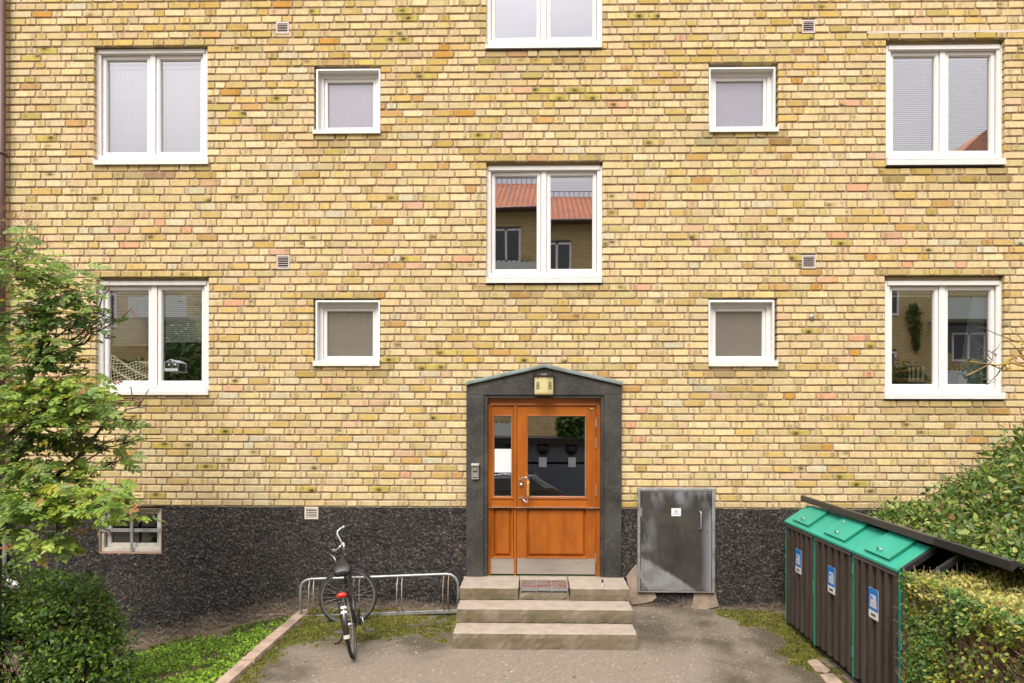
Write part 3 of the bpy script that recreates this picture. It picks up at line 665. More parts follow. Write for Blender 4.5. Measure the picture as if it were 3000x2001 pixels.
room(f, x0, x1, z0, z1 - .01, .17, .8)
MAT['pinkrender'] = M('pink_beige_render', (.33, .21, .15), .9, var=.15, bump=.3)
MB().ring(x0 - .03, x1 + .012, z0 - .035, z1, .028, .010, .0001, .033, .0, .14).build('render_edge', 'pinkrender', f)

# vents
def vent(px, lab_=None, y=-.004, n=5, fm='vent_frame'):
    p = P(px[0], px[1], y); q = P(px[2], px[3], y); x0, x1, z0, z1 = p.x, q.x, q.z, p.z
    f = MB().ring(x0, x1, z0, z1, .016, .016, .02, .018, y, .10).build('air_vent', fm, bld)
    MB().add([(x0, .08, z0), (x1, .08, z0), (x1, .08, z1), (x0, .08, z1)], [(0, 1, 2, 3)]).build('vent_backing', 'ink', f)
    hh = (z1 - z0 - .038) / n
    for i in range(n):
        z = z0 + .018 + hh * (i + .28)
        MB().add([(x0 + .015, y + .004, z), (x1 - .015, y + .004, z), (x1 - .015, y + .004, z + hh * .26), (x0 + .015, y + .004, z + hh * .26), (x0 + .015, y + .02, z + hh * .42), (x1 - .015, y + .02, z + hh * .42)],
                 [(0, 1, 2, 3), (3, 2, 5, 4)]).build('louvre', fm, f)
MAT['vent_frame'] = M('pale_pink_vent_paint', (.50, .43, .40), .6, var=.12, vs=12); MAT['vent_white'] = M('white_vent_paint', (.58, .53, .46), .6, var=.12, vs=12)
for v_ in VENT: vent(v_)
vent((893, 1486, 932, 1521), None, -.012, 5, 'vent_white')

# ================================================================== DOOR SURROUND
YS = -.05
sur = MB()
def PX(u, y): return P(u, 1400, y).x
def PZ(v, y, u=1594): return P(u, v, y).z
xo0, xo1 = PX(1366, YS), PX(1821, YS); xi0, xi1 = PX(1417, YS), PX(1770, YS)
zj1 = PZ(1157, YS); zj2 = PZ(1424.5, YS); zb = PZ(1691, YS); zc_ = PZ(1125, YS); za = PZ(1074, YS); xm = PX(1594, YS)
# inner lining of the portal = the part itself
r0, r1, rt = PX(1428, -.03), PX(1760, -.03), PZ(1166, -.03)
ds = MB().box(xi0 + .001, r0, -.03, .12, zb, zj1 - .001); ds.box(r1, xi1 - .001, -.03, .12, zb, zj1 - .001); ds.box(r0, r1, -.03, .12, rt, zj1 - .001)
ds = ds.build('door_surround', 'stone', bld, bevel=.002)
g_ = .0016
def stone(poly, y0=YS, y1=.10): return MB().prism(poly, y0, y1).build('stone_slab', 'stone', ds, bevel=.003)
stone([(xo0, zb), (xi0, zb), (xi0, zj2 - g_), (xo0, zj2 - g_)]); stone([(xo0, zj2 + g_), (xi0, zj2 + g_), (xi0, zj1 - g_), (xo0, zj1 - g_)])
stone([(xi1, zb), (xo1, zb), (xo1, zj2 - g_), (xi1, zj2 - g_)]); stone([(xi1, zj2 + g_), (xo1, zj2 + g_), (xo1, zj1 - g_), (xi1, zj1 - g_)])
stone([(xo0, zj1 + g_), (xm - g_, zj1 + g_), (xm - g_, za), (xo0, zc_)]); stone([(xm + g_, zj1 + g_), (xo1, zj1 + g_), (xo1, zc_), (xm + g_, za)])
MB().box(xo0 + .006, xo1 - .006, YS + .006, YS + .05, zj1 - .002, zj1 + .002).build('joint', 'joint', ds)
mb = MB(); mb.box(xo0 + .006, xi0 - .006, YS + .002, YS + .04, zj2 - g_, zj2 + g_); mb.box(xi1 + .006, xo1 - .006, YS + .002, YS + .04, zj2 - g_, zj2 + g_); mb.build('joint', 'joint', ds)
# copper flashing, pitched, with a turned front edge and a slight slope seen from below
for sgn in (0, 1):
    xe = xo0 - .012 if sgn == 0 else xo1 + .012; ze = zc_ - .004
    for (ya_, yb_, dz0, dz1) in ((YS - .03, .02, .0, .008), (YS - .034, YS - .03, -.010, .008)):
        V = [(xe, ya_, ze + dz0), (xm, ya_, za + dz0), (xm, ya_, za + dz1 + .004), (xe, ya_, ze + dz1 + .004), (xe, yb_, ze + dz0 + .02), (xm, yb_, za + dz0 + .02), (xm, yb_, za + dz1 + .026), (xe, yb_, ze + dz1 + .026)]
        MB().add(V, [(0, 1, 2, 3), (4, 7, 6, 5), (0, 4, 5, 1), (3, 2, 6, 7), (0, 3, 7, 4), (1, 5, 6, 2)]).build('copper_flashing', 'copper', ds)

# ================================================================== ENTRANCE DOOR
YD = .05
def X_(u, y): return PX(u, y)
fx0, fx1, ft, fb = r0, r1, rt, PZ(1686, YD)
dr = MB(); lw = .045
xl = X_(1438.5, YD); xr = X_(1747, YD); xpost0, xpost1 = X_(1505, YD), X_(1514, YD); ztl = PZ(1190, YD)
dr.box(fx0 + .0, xl, YD, .14, fb, ft); dr.box(xr, fx1, YD, .14, fb, ft); dr.box(xpost0 + .004, xpost1 - .002, YD, .14, fb, ztl)
door = dr.build('entrance_door', 'wood', bld, bevel=.003); door['label'] = 'orange varnished wooden entrance door with glazed panel, sidelight and steel kick plates'
MB().box(xl, xr, YD, .14, ztl, ft).build('top_rail', 'wood_rail', door, bevel=.003)
MB().box(xl, xr, YD - .012, YD - .0005, ztl + .012, ztl + .03).build('drip_moulding', 'wood_rail', door, bevel=.003)
def leaf(x0, x1, z0, z1, gl, pn_, kick, name):
    """gl = glass rect px(u0,v0,u1,v1); pn_ = panel rect px"""
    yl = YD + .012; gx0, gx1, gz0, gz1 = X_(gl[0], yl), X_(gl[2], yl), PZ(gl[3], yl), PZ(gl[1], yl); px0, px1, pz0, pz1 = X_(pn_[0], yl), X_(pn_[2], yl), PZ(pn_[3], yl), PZ(pn_[1], yl)
    d = MB().box(x0, gx0, yl, yl + .045, z0, z1).box(gx1, x1, yl, yl + .045, z0, z1).build(name, 'wood', door, bevel=.0025)
    MB().box(gx0, gx1, yl, yl + .045, gz1, z1).build('rail', 'wood_rail', door, bevel=.002)
    MB().box(gx0, gx1, yl, yl + .045, pz1, gz0).build('rail', 'wood_rail', door, bevel=.002)
    MB().box(gx0, gx1, yl, yl + .045, z0, pz0).build('rail', 'wood_rail', door, bevel=.002)
    m = MB().ring(gx0 - .004, gx1 + .004, gz0 - .004, gz1 + .004, .012, .012, .012, .012, yl - .006, yl + .02); m.box(gx0 - .022, gx1 + .022, yl - .014, yl - .0005, gz0 - .02, gz0 - .004)
    m.build('glazing_bead', 'wood_rail', door, bevel=.002)
    MB().ring(gx0 + .008, gx1 - .008, gz0 + .008, gz1 - .008, .005, .005, .005, .005, yl + .018, yl + .028).build('seal', 'galv', door)
    MB().add([(gx0, yl + .026, gz0), (gx1, yl + .026, gz0), (gx1, yl + .026, gz1), (gx0, yl + .026, gz1)], [(0, 1, 2, 3)]).build('pane', 'glass_door', door)
    m = MB().ring(px0 - .007, px1 + .007, pz0 - .007, pz1 + .007, .014, .014, .014, .014, yl - .014, yl + .03); m.build('panel_moulding', 'wood_rail', door, bevel=.003)
    m = MB(); m.box(px0, px1, yl + .030, yl + .042, pz0, pz1); m.frustum(px0 + .026, px1 - .026, pz0 + .026, pz1 - .026, yl + .0295, yl + .004, .026); m.build('raised_panel', 'wood', door)
    k0, k1, kz0, kz1 = X_(kick[0], yl - .004), X_(kick[2], yl - .004), PZ(kick[3], yl - .004), PZ(kick[1], yl - .004)
    MB().box(k0, k1, yl - .005, yl - .001, kz0, kz1).build('kick_plate', 'steel', door)
    m = MB()
    for i in range(int((k1 - k0) / .09) + 1): m.disc((k0 + .012 + i * .09, yl - .006, kz1 - .012), .003, (0, 1, 0), 6, .003)
    m.build('screws', 'chrome', door)
    return gx0, gx1, gz0, gz1
zl0 = PZ(1683, YD)
leaf(xl + .002, xpost0 + .002, zl0, ztl - .002, (1445, 1217, 1500, 1457), (1443, 1484, 1502, 1634), (1438.5, 1636, 1509, 1682), 'side_leaf')
gx0, gx1, gz0, gz1 = leaf(xpost1 + .002, xr - .003, zl0, ztl - .003, (1543, 1217, 1717, 1457), (1541, 1484, 1720, 1634), (1515.5, 1636, 1744, 1682), 'door_leaf')
for v0, v1 in ((1224, 1252), (1284, 1312), (1423, 1452), (1622, 1650)):
    hx_ = X_(1746, .04); MB().box(hx_ - .006, hx_ + .006, .036, YD + .01, PZ(v1, .04), PZ(v0, .04)).build('hinge', 'galv', door, bevel=.002)
# handle: two rosettes, curved steel rods, worn wooden grip
yh = YD + .010; a = P(1526, 1404, yh); b = P(1526, 1459, yh); g0 = P(1547, 1410, -.03); g1 = P(1546.5, 1456, -.03)
for c in (a, b):
    m = MB(); pts = []
    for k in range(3): t = math.radians(180 + 120 * k); pts.append((c.x + .022 * math.cos(t) + .008, c.z + .024 * math.sin(t)))
    m.prism(pts[::-1], yh - .008, yh)
    for x, z in pts: m.sphere((x, yh - .006, z), .009, 8, 5)
    m.build('handle_rosette', 'chrome', door)
m = MB()
m.tube([(a.x + .01, yh - .004, a.z), (a.x + .03, -.005, a.z), (a.x + .042, -.025, a.z + .018), (a.x + .06, -.03, a.z + .034), (a.x + .08, -.03, a.z + .026), (g0.x, -.03, g0.z + .01), (g0.x, -.03, g0.z - .01)], .0068, 8)
m.tube([(b.x + .01, yh - .004, b.z), (b.x + .03, -.005, b.z), (b.x + .042, -.025, b.z - .02), (b.x + .06, -.03, b.z - .042), (b.x + .08, -.03, b.z - .036), (g1.x, -.03, g1.z - .015), (g1.x, -.03, g1.z + .01)], .0068, 8)
m.build('handle_rod', 'chrome', door)
MB().tube([g0 + Vector((0, 0, .006)), g0, g0.lerp(g1, .25), g0.lerp(g1, .5), g0.lerp(g1, .8), g1, g1 - Vector((0, 0, .004))], [.012, .018, .017, .0155, .017, .019, .012], 12).build('handle_grip', 'grip', door)
c = P(1527, 1420, yh); MB().tube([c, c + Vector((0, -.016, 0))], [.024, .021], 16).build('lock_cylinder', 'chrome', door)
MAT['brass'] = M('pale_brass', (.62, .50, .18), .35, metal=.5); c = P(1734, 1197, yh); MB().box(c.x - .024, c.x + .024, yh - .004, yh, c.z - .009, c.z + .009).build('maker_plate', 'brass', door)
# paper hung inside the sidelight
p = P(1449, 1315, .082); q = P(1499, 1384, .082); nseg = 6
V = []; F = []
for j in range(nseg + 1):
    for i in range(4): V.append((p.x + (q.x - p.x) * i / 3, .083 + .002 * math.sin(i * 1.6 + j * .7), p.z + (q.z - p.z) * j / nseg))
for j in range(nseg):
    for i in range(3): F.append((j * 4 + i, j * 4 + i + 1, j * 4 + i + 5, j * 4 + i + 4))
pp = MB().add([(x, y - .010, z) for x, y, z in V], F, 0, True).build('paper_notice', 'paper'); tag(pp, 'blank white sheet of paper hanging inside the narrow door sidelight', 'notice')
# hall behind the door
MAT['hall'] = M('dark_hall_wall', (.035, .034, .034), .9, var=.2)
m = MB(); A, B_, c0, d0 = fx0 - .2, fx1 + .2, fb - .02, ft + .1
for vs in ([(A, 1.8, c0), (B_, 1.8, c0), (B_, 1.8, d0), (A, 1.8, d0)], [(A, .14, c0), (A, 1.8, c0), (A, 1.8, d0), (A, .14, d0)], [(B_, .14, c0), (B_, 1.8, c0), (B_, 1.8, d0), (B_, .14, d0)], [(A, .14, c0), (B_, .14, c0), (B_, 1.8, c0), (A, 1.8, c0)], [(A, .14, d0), (B_, .14, d0), (B_, 1.8, d0), (A, 1.8, d0)]):
    m.add(vs, [(0, 1, 2, 3)])
m.build('hall_interior', 'hall', door)

# ================================================================== LAMP 8 8
p = P(1566, 1105, -.13); q = P(1621, 1157, -.13); lx = (P(1566, 1130, -.13).x + P(1621, 1130, -.13).x) / 2; hw = (q.x - p.x) / 2
lamp = thing('house_number_lamp', (lx, YS, q.z), 'cream house number lamp with two black eights above the entrance door', 'lamp')
yF = -.175; fw_ = .036
poly = [(lx - hw, YS), (lx - hw, -.115), (lx - hw * .93, -.130), (lx - fw_, yF), (lx + fw_, yF), (lx + hw * .93, -.130), (lx + hw, -.115), (lx + hw, YS)]
z0, z1 = P(1594, 1157, -.15).z, P(1594, 1103, -.15).z
m = MB(); n = len(poly); V = []; cen = Vector((lx, YS, 0))
for (t, zz) in ((.80, z0), (.96, z0 + .012), (1, z0 + .03), (1, z1)):
    for x, y in poly: V.append((cen.x + (x - cen.x) * (.9 + .1 * t if t < 1 else 1), cen.y + (y - cen.y) * t, zz))
F = [tuple(range(n - 1, -1, -1))] + [(k * n + i, k * n + (i + 1) % n, (k + 1) * n + (i + 1) % n, (k + 1) * n + i) for k in range(3) for i in range(n)] + [tuple(range(3 * n, 4 * n))]
m.add(V, F); m.build('lamp_shade', 'cream', lamp, bevel=.004)
MAT['hood'] = M('dark_brown_bakelite', (.022, .017, .015), .28, var=.2, coat=.3)
hoodp = [(lx - hw - .012, YS), (lx - hw - .012, -.12), (lx - hw * .8, -.165), (lx - fw_, yF - .016), (lx + fw_, yF - .016), (lx + hw * .8, -.165), (lx + hw + .012, -.12), (lx + hw + .012, YS)]
m = MB().prismz(hoodp, z1 - .004, z1 + .022); m.prismz([(lx + (x - lx) * .9, YS + (y - YS) * .86) for x, y in hoodp], z1 + .022, z1 + .036)
m.box(lx - hw - .016, lx - hw - .003, YS - .035, YS, z1 - .10, z1); m.box(lx + hw + .003, lx + hw + .016, YS - .035, YS, z1 - .10, z1)
m.build('lamp_hood', 'hood', lamp, bevel=.005)
for sx in (-1, 1):
    dx = hw * .93 - fw_; dy = (-.130) - yF; ang = math.atan2(dy, dx) * sx
    cx_ = lx + sx * (fw_ + dx * .55); cy_ = yF + dy * .55 - .0035; zc8 = (z0 + z1) / 2 + .004; h8 = .092; w8 = .030 / math.cos(ang)
    m = MB()
    for (zz, rh_, rw_) in ((zc8 + h8 * .235, h8 * .235, w8 * .42), (zc8 - h8 * .24, h8 * .26, w8 * .5)):
        nn = 22; V = []
        for k in range(nn):
            t = 2 * math.pi * k / nn
            for s_ in (1.32, .60): V.append((rw_ * s_ * math.cos(t), 0, zz + rh_ * (1 + (s_ - 1) * .42 + .02) * math.sin(t)))
        F = [(2 * k, 2 * ((k + 1) % nn), 2 * ((k + 1) % nn) + 1, 2 * k + 1) for k in range(nn)]
        m.add(V, F)
    m.xf(Matrix.Translation((cx_, cy_, 0)) @ Matrix.Rotation(ang, 4, 'Z')); m.build('digit', 'ink', lamp)

# ================================================================== INTERCOM
y = YS; p = P(1380, 1358, y - .035); q = P(1403.5, 1405.5, y - .035); x0, x1, z0, z1 = p.x, q.x, q.z, p.z
ic = thing('door_keypad', (x0, y, z0), 'silver door keypad with small screen on the dark stone left of the door', 'keypad')
MAT['silver'] = M('silver_keypad_case', (.40, .385, .36), .4, metal=.4, var=.06)
MB().box(x0 + .008, x1 - .008, y - .035, y, z0 + .006, z1 - .004).build('case', 'silver', ic, bevel=.003)
MB().add([(x0, y - .05, z1 - .018), (x1, y - .05, z1 - .018), (x1, y, z1), (x0, y, z1), (x0, y - .05, z1 - .03), (x1, y - .05, z1 - .03), (x1, y, z1 - .012), (x0, y, z1 - .012)], [(0, 1, 2, 3), (4, 7, 6, 5), (0, 4, 5, 1), (0, 3, 7, 4), (1, 5, 6, 2)]).build('rain_hood', 'silver', ic)
w_ = x1 - x0; h_ = z1 - z0
MB().box(x0 + w_ * .2, x1 - w_ * .2, y - .037, y - .034, z0 + h_ * .12, z1 - h_ * .2).build('face_plate', 'black', ic)
MAT['lcd'] = M('grey_green_display', (.20, .25, .16), .3, var=.04); MB().box(x0 + w_ * .27, x1 - w_ * .27, y - .039, y - .037, z1 - h_ * .39, z1 - h_ * .235).build('screen', 'lcd', ic)
MAT['key'] = M('white_key', (.62, .60, .56), .5)
for i in range(4): MB().box(x0 + w_ * (.27 + .135 * i + (.02 if i > 1 else 0)), x0 + w_ * (.33 + .135 * i + (.02 if i > 1 else 0)), y - .039, y - .037, z1 - h_ * .455, z1 - h_ * .425).build('key', 'key', ic)
for r_ in range(4):
    for i in range(3): MB().box(x0 + w_ * (.29 + .165 * i), x0 + w_ * (.405 + .165 * i), y - .040, y - .037, z0 + h_ * (.19 + .07 * r_), z0 + h_ * (.228 + .07 * r_)).build('key', 'key', ic)

# ================================================================== METAL CABINET
YC = -.06; p = P(1868.5, 1430, YC); q = P(2095, 1737, YC); x0, x1, z0, z1 = p.x, q.x, q.z, p.z
cab = thing('utility_cabinet', ((x0 + x1) / 2, 0, z0), 'grey scratched sheet metal utility cabinet on the wall right of the steps', 'cabinet')
MB().ring(x0, x1, z0, z1, .034, .040, .034, .016, YC, .02).build('cabinet_frame', 'galv', cab, bevel=.003)
def cab_mat():
    m = bpy.data.materials.new('weathered_sheet_metal'); m.use_nodes = True; t = m.node_tree; N = t.nodes; L = t.links; b = N['Principled BSDF']
    g = N.new('ShaderNodeNewGeometry'); sp = N.new('ShaderNodeSeparateXYZ'); L.new(g.outputs['Position'], sp.inputs[0])
    def nz(s, d=4, st=(1, 1, 1), r=.6):
        mp = N.new('ShaderNodeMapping'); mp.inputs['Scale'].default_value = st; L.new(g.outputs['Position'], mp.inputs[0])
        n = N.new('ShaderNodeTexNoise'); n.inputs['Scale'].default_value = s; n.inputs['Detail'].default_value = d; n.inputs['Roughness'].default_value = r; L.new(mp.outputs[0], n.inputs[0]); return n.outputs[0]
    def ma(op, a, bb):
        n = N.new('ShaderNodeMath'); n.operation = op
        for i, x in enumerate((a, bb)):
            if isinstance(x, (int, float)): n.inputs[i].default_value = x
            else: L.new(x, n.inputs[i])
        return n.outputs[0]
    def mr(x, a, bb, c=0, d=1):
        n = N.new('ShaderNodeMapRange'); n.inputs[1].default_value = a; n.inputs[2].default_value = bb; n.inputs[3].default_value = c; n.inputs[4].default_value = d; L.new(x, n.inputs[0]); return n.outputs[0]
    cur = None
    def mix(f, c0, c1):
        x = N.new('ShaderNodeMixRGB'); L.new(f, x.inputs[0])
        for i, c in ((1, c0), (2, c1)):
            if isinstance(c, tuple): x.inputs[i].default_value = (*c, 1)
            else: L.new(c, x.inputs[i])
        return x.outputs[0]
    base = mix(mr(nz(3, 5), .35, .7), (.038, .036, .031), (.072, .068, .060))
    xr_ = ma('SUBTRACT', sp.outputs[0], x0); zr_ = ma('SUBTRACT', sp.outputs[2], z0)
    # worn pale diagonal in the lower left
    line = ma('ADD', ma('ADD', zr_, ma('MULTIPLY', xr_, .60)), ma('MULTIPLY', ma('SUBTRACT', nz(5, 4), .5), .16))
    cur = mix(mr(line, .50, .455), base, mix(mr(nz(7, 5), .4, .65), (.185, .185, .175), (.27, .28, .28)))
    patch = mr(nz(2.4, 4, (1.6, 1, .7)), .42, .60); edge = ma('ADD', mr(xr_, .26, .05), mr(zr_, 1.02, 1.25)); edge = ma('ADD', edge, mr(xr_, .78, .93))
    f = ma('MULTIPLY', patch, ma('MINIMUM', edge, 1.0)); cur = mix(ma('MULTIPLY', f, .9), cur, (.30, .31, .35))
    st = mr(nz(14, 4, (3, 1, .25)), .63, .72); cur = mix(ma('MULTIPLY', st, .35), cur, (.33, .33, .36))
    dk = mr(ma('ADD', ma('ADD', ma('MULTIPLY', xr_, 1.0), ma('MULTIPLY', zr_, 1.0)), ma('MULTIPLY', nz(9), .1)), .26, .20); cur = mix(ma('MULTIPLY', dk, .6), cur, (.05, .05, .055))
    L.new(cur, b.inputs['Base Color']); b.inputs['Metallic'].default_value = .25; L.new(mr(nz(8), .3, .7, .32, .5), b.inputs['Roughness']); return m
MAT['cab'] = cab_mat()
dx0, dx1, dz0, dz1 = x0 + .041, x1 - .048, z0 + .022, z1 - .040
cd_ = MB().box(dx0, dx1, YC - .006, YC + .02, dz0, dz1).build('cabinet_door', 'cab', cab, bevel=.003)
MB().box(x0 + .02, x1 - .02, -.01, .015, z0 + .01, z1 - .02).build('cabinet_back', 'black', cab)
for v in (1500, 1683):
    zz = P(1880, v, YC).z; MB().box(dx0 - .012, dx0 + .010, YC - .012, YC - .0055, zz - .055, zz + .055).build('hinge', 'galv', cab)
c0 = P(2053, 1500, YC - .03); c1 = P(2055, 1550, YC - .03)
MB().tube([(c0.x - .012, YC - .008, c0.z + .002), (c0.x, YC - .04, c0.z), (c0.x, YC - .045, c0.z - .02), (c0.x, YC - .045, c1.z + .02), (c0.x, YC - .04, c1.z), (c0.x - .012, YC - .008, c1.z)], .010, 8).build('handle', 'galv', cab)
m = MB()
for u in (1963, 1975, 1987, 1998.5): c = P(u, 1480.5, YC - .007); m.disc(c, .0105, (0, 1, 0), 12, .002)
m.build('vent_hole', 'ink', cab); c = P(2071, 1559, YC - .007); MB().disc(c, .007, (0, 1, 0), 10, .003).build('keyhole', 'ink', cab)
p = P(1967, 1489, YC - .008); q = P(1995, 1512, YC - .008); st_ = MB().box(p.x, q.x, YC - .009, YC - .0065, q.z, p.z).build('sticker', 'paper', cab)
MAT['print_green'] = M('pale_green_print', (.18, .28, .18), .6)
cx_ = (p.x + q.x) / 2; zt = p.z - .035
m = MB()
for k in range(7):
    t = math.pi * k / 6; m.box(cx_ + .022 * math.cos(t) - .0035, cx_ + .022 * math.cos(t) + .0035, YC - .0098, YC - .0092, zt + .018 * math.sin(t) - .003, zt + .018 * math.sin(t) + .003)
m.box(cx_ - .012, cx_ + .012, YC - .0098, YC - .0092, zt - .012, zt + .002); m.box(cx_ - .02, cx_ + .02, YC - .0098, YC - .0092, zt - .022, zt - .016); m.build('sticker_print', 'print_green', cab)
m = MB()
for k in range(14): m.box(p.x + .012 + k * .0072, p.x + .012 + k * .0072 + .0045, YC - .0098, YC - .0092, q.z + .022, q.z + .029)
m.build('sticker_print', 'ink', cab)

# wall tie and round hook, small things on the brick face
c = P(2377, 929, 0); hk = MB().sphere((c.x, -.02, c.z), .038, 10, 7, (.8, .5, 1)); hk.tube([(c.x, .01, c.z), (c.x, -.02, c.z)], .02, 8)
hk = hk.build('wall_cap', 'galv', bld); hk['label'] = 'small grey rounded metal cap on the bricks'

# ================================================================== RAIN PIPES
x = P(3, 700, -.09).x; ztop = edges[0]; zk = P(3, 1500, -.09).z
bp_ = thing('downpipe', (x, -.09, P(3, 1711, -.09).z), 'brown downpipe turning grey near the ground at the left edge of the wall', 'downpipe')
MB().tube([(x, -.09, zk), (x, -.09, ztop)], .049, 16).build('pipe', 'brown_pipe', bp_)
xe, ze = P(22, 1700, -.1).x, P(22, 1712, -.1).z; x2 = P(4, 1600, -.09).x
MB().tube([(x2, -.09, zk + .02), (x2, -.09, ze + .26), (x2 + .01, -.09, ze + .14), (x2 + .05, -.09, ze + .05), (x2 + .13, -.10, ze), (x2 + .34, -.12, ze - .03)], .056, 16).build('lower_pipe', 'grey_pipe', bp_)
for z in (P(3, 1652, -.09).z, P(3, 450, -.09).z):
    m = MB().tube([(x, -.09, z - .012), (x, -.09, z + .012)], .062, 16); m.box(x + .05, x + .12, -.10, -.085, z - .01, z + .01); m.build('pipe_clamp', 'grey_pipe' if z < 2 else 'brown_pipe', bp_)

# ================================================================== STEPS
def gz(x, y):
    x = np.asarray(x, float); y = np.asarray(y, float)
    z = np.where(x > -2.9, np.exp(np.minimum(y, 0) / .45) * np.where(x > 0, np.maximum(.115 - .028 * np.maximum(x - 1, 0), .0), .055), 0)
    left = .22 * (x + 2.93) - .03; z = np.where(x < -2.93, np.maximum(left, -.80), z)
    d = np.clip((-y - 4.5) / 5, 0, 1); z = z * (1 - d) - .85 * d * d * (3 - 2 * d)
    return z
def gzf(x, y): return float(gz(x, y))
steps = thing('entrance_steps', (0, -.7, 0), 'three pinkish granite steps leading up to the orange entrance door', 'steps')
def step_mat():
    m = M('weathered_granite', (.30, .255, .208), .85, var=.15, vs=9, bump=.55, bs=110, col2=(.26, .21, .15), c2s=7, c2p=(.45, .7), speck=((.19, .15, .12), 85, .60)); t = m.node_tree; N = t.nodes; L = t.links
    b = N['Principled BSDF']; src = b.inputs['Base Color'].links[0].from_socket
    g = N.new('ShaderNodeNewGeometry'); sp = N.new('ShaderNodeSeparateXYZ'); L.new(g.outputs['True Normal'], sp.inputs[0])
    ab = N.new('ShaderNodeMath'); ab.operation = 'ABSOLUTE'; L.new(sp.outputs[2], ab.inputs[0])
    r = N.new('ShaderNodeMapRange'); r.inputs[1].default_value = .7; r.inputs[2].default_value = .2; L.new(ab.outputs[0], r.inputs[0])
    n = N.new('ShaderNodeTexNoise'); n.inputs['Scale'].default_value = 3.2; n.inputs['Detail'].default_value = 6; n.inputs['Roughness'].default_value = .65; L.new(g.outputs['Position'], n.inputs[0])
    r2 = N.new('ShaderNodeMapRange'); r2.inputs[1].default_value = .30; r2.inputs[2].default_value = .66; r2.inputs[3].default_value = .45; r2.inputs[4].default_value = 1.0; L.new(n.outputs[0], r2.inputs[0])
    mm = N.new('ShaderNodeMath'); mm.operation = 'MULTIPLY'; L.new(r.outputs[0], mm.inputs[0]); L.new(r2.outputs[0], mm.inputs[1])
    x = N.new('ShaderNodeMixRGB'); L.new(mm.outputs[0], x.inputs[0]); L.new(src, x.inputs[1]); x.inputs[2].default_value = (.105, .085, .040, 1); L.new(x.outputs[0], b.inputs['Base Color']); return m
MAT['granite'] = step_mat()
def rough_box(name, x0, x1, y0, y1, z0, z1, par, mat='granite', amp=.004, notch=None):
    bm = bmesh.new(); bmesh.ops.create_cube(bm, size=1); bmesh.ops.bevel(bm, geom=bm.edges[:], offset=.012, segments=2, affect='EDGES')
    for v in bm.verts: v.co = ((x0 + x1) / 2 + v.co.x * (x1 - x0 + 0), (y0 + y1) / 2 + v.co.y * (y1 - y0), (z0 + z1) / 2 + v.co.z * (z1 - z0))
    me = bpy.data.meshes.new(name); bm.free()
    # evenly divided box with softened, slightly chipped edges
    nx_, ny_, nz_ = max(2, int((x1 - x0) / .05)), max(2, int((y1 - y0) / .05)), max(2, int((z1 - z0) / .05)); V = {}; vl = []; F = []
    def vid(i, j, k):
        if (i, j, k) in V: return V[(i, j, k)]
        p = Vector((x0 + (x1 - x0) * i / nx_, y0 + (y1 - y0) * j / ny_, z0 + (z1 - z0) * k / nz_))
        ed = (i in (0, nx_)) + (j in (0, ny_)) + (k in (0, nz_)); cpt = Vector(((x0 + x1) / 2, (y0 + y1) / 2, (z0 + z1) / 2))
        d = Vector((1 if i == nx_ else -1 if i == 0 else 0, 1 if j == ny_ else -1 if j == 0 else 0, 1 if k == nz_ else -1 if k == 0 else 0))
        if ed >= 2: p -= d * R.uniform(.003, .008)
        vert = (j in (0, ny_)) or (i in (0, nx_)); p += d * R.uniform(-amp, amp) * (1 if vert and k != nz_ else .3)
        V[(i, j, k)] = len(vl); vl.append(p); return V[(i, j, k)]
    for i in range(nx_):
        for j in range(ny_):
            for k, rv in ((0, 1), (nz_, 0)):
                q = (vid(i, j, k), vid(i + 1, j, k), vid(i + 1, j + 1, k), vid(i, j + 1, k)); F.append(q[::-1] if rv else q)
    for i in range(nx_):
        for k in range(nz_):
            for j, rv in ((0, 0), (ny_, 1)):
                q = (vid(i, j, k), vid(i + 1, j, k), vid(i + 1, j, k + 1), vid(i, j, k + 1)); F.append(q[::-1] if rv else q)
    for j in range(ny_):
        for k in range(nz_):
            for i, rv in ((0, 1), (nx_, 0)):
                q = (vid(i, j, k), vid(i, j + 1, k), vid(i, j + 1, k + 1), vid(i, j, k + 1)); F.append(q[::-1] if rv else q)
    return MB().add(vl, F).build(name, mat, par)
D1, D2, D3 = 8.904 - 8.9, 0, 0
zt1 = P(1594, 1691, YS).z
def yat(v, z, u=1594):      # depth where level z is seen at row v
    return G(u, v, z).y
y1 = yat(1724, zt1); z2 = P(1594, 1759, y1).z; y2 = yat(1785, z2); z3 = P(1594, 1826, y2).z; y3 = yat(1856, z3)
def xs(u, v, z): return G(u, v, z).x
a0, a1 = xs(1344.5, 1723, zt1), xs(1846, 1725, zt1); b0, b1 = xs(1336, 1783, z2), xs(1857, 1787, z2); c0, c1 = xs(1324.5, 1855, z3), xs(1868, 1857, z3)
n0, n1 = xs(1520, 1724, zt1), xs(1669, 1724, zt1)      # mat recess
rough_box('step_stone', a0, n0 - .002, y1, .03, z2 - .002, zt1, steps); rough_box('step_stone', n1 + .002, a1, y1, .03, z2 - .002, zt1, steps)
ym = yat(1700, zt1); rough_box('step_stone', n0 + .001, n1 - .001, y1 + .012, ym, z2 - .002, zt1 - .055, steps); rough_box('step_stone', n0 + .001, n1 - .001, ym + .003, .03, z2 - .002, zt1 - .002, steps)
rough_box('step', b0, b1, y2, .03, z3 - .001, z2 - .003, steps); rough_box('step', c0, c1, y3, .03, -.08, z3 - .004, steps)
bs_ = thing('boot_scraper', ((n0 + n1) / 2, (y1 + ym) / 2, zt1), 'rusty metal foot scraper grate let into the top step', 'scraper')
MAT['rust'] = M('rusty_metal', (.20, .062, .032), .75, var=.35, vs=14, col2=(.16, .15, .14), c2s=7, c2p=(.42, .58), stretch=(1, 4, 1))
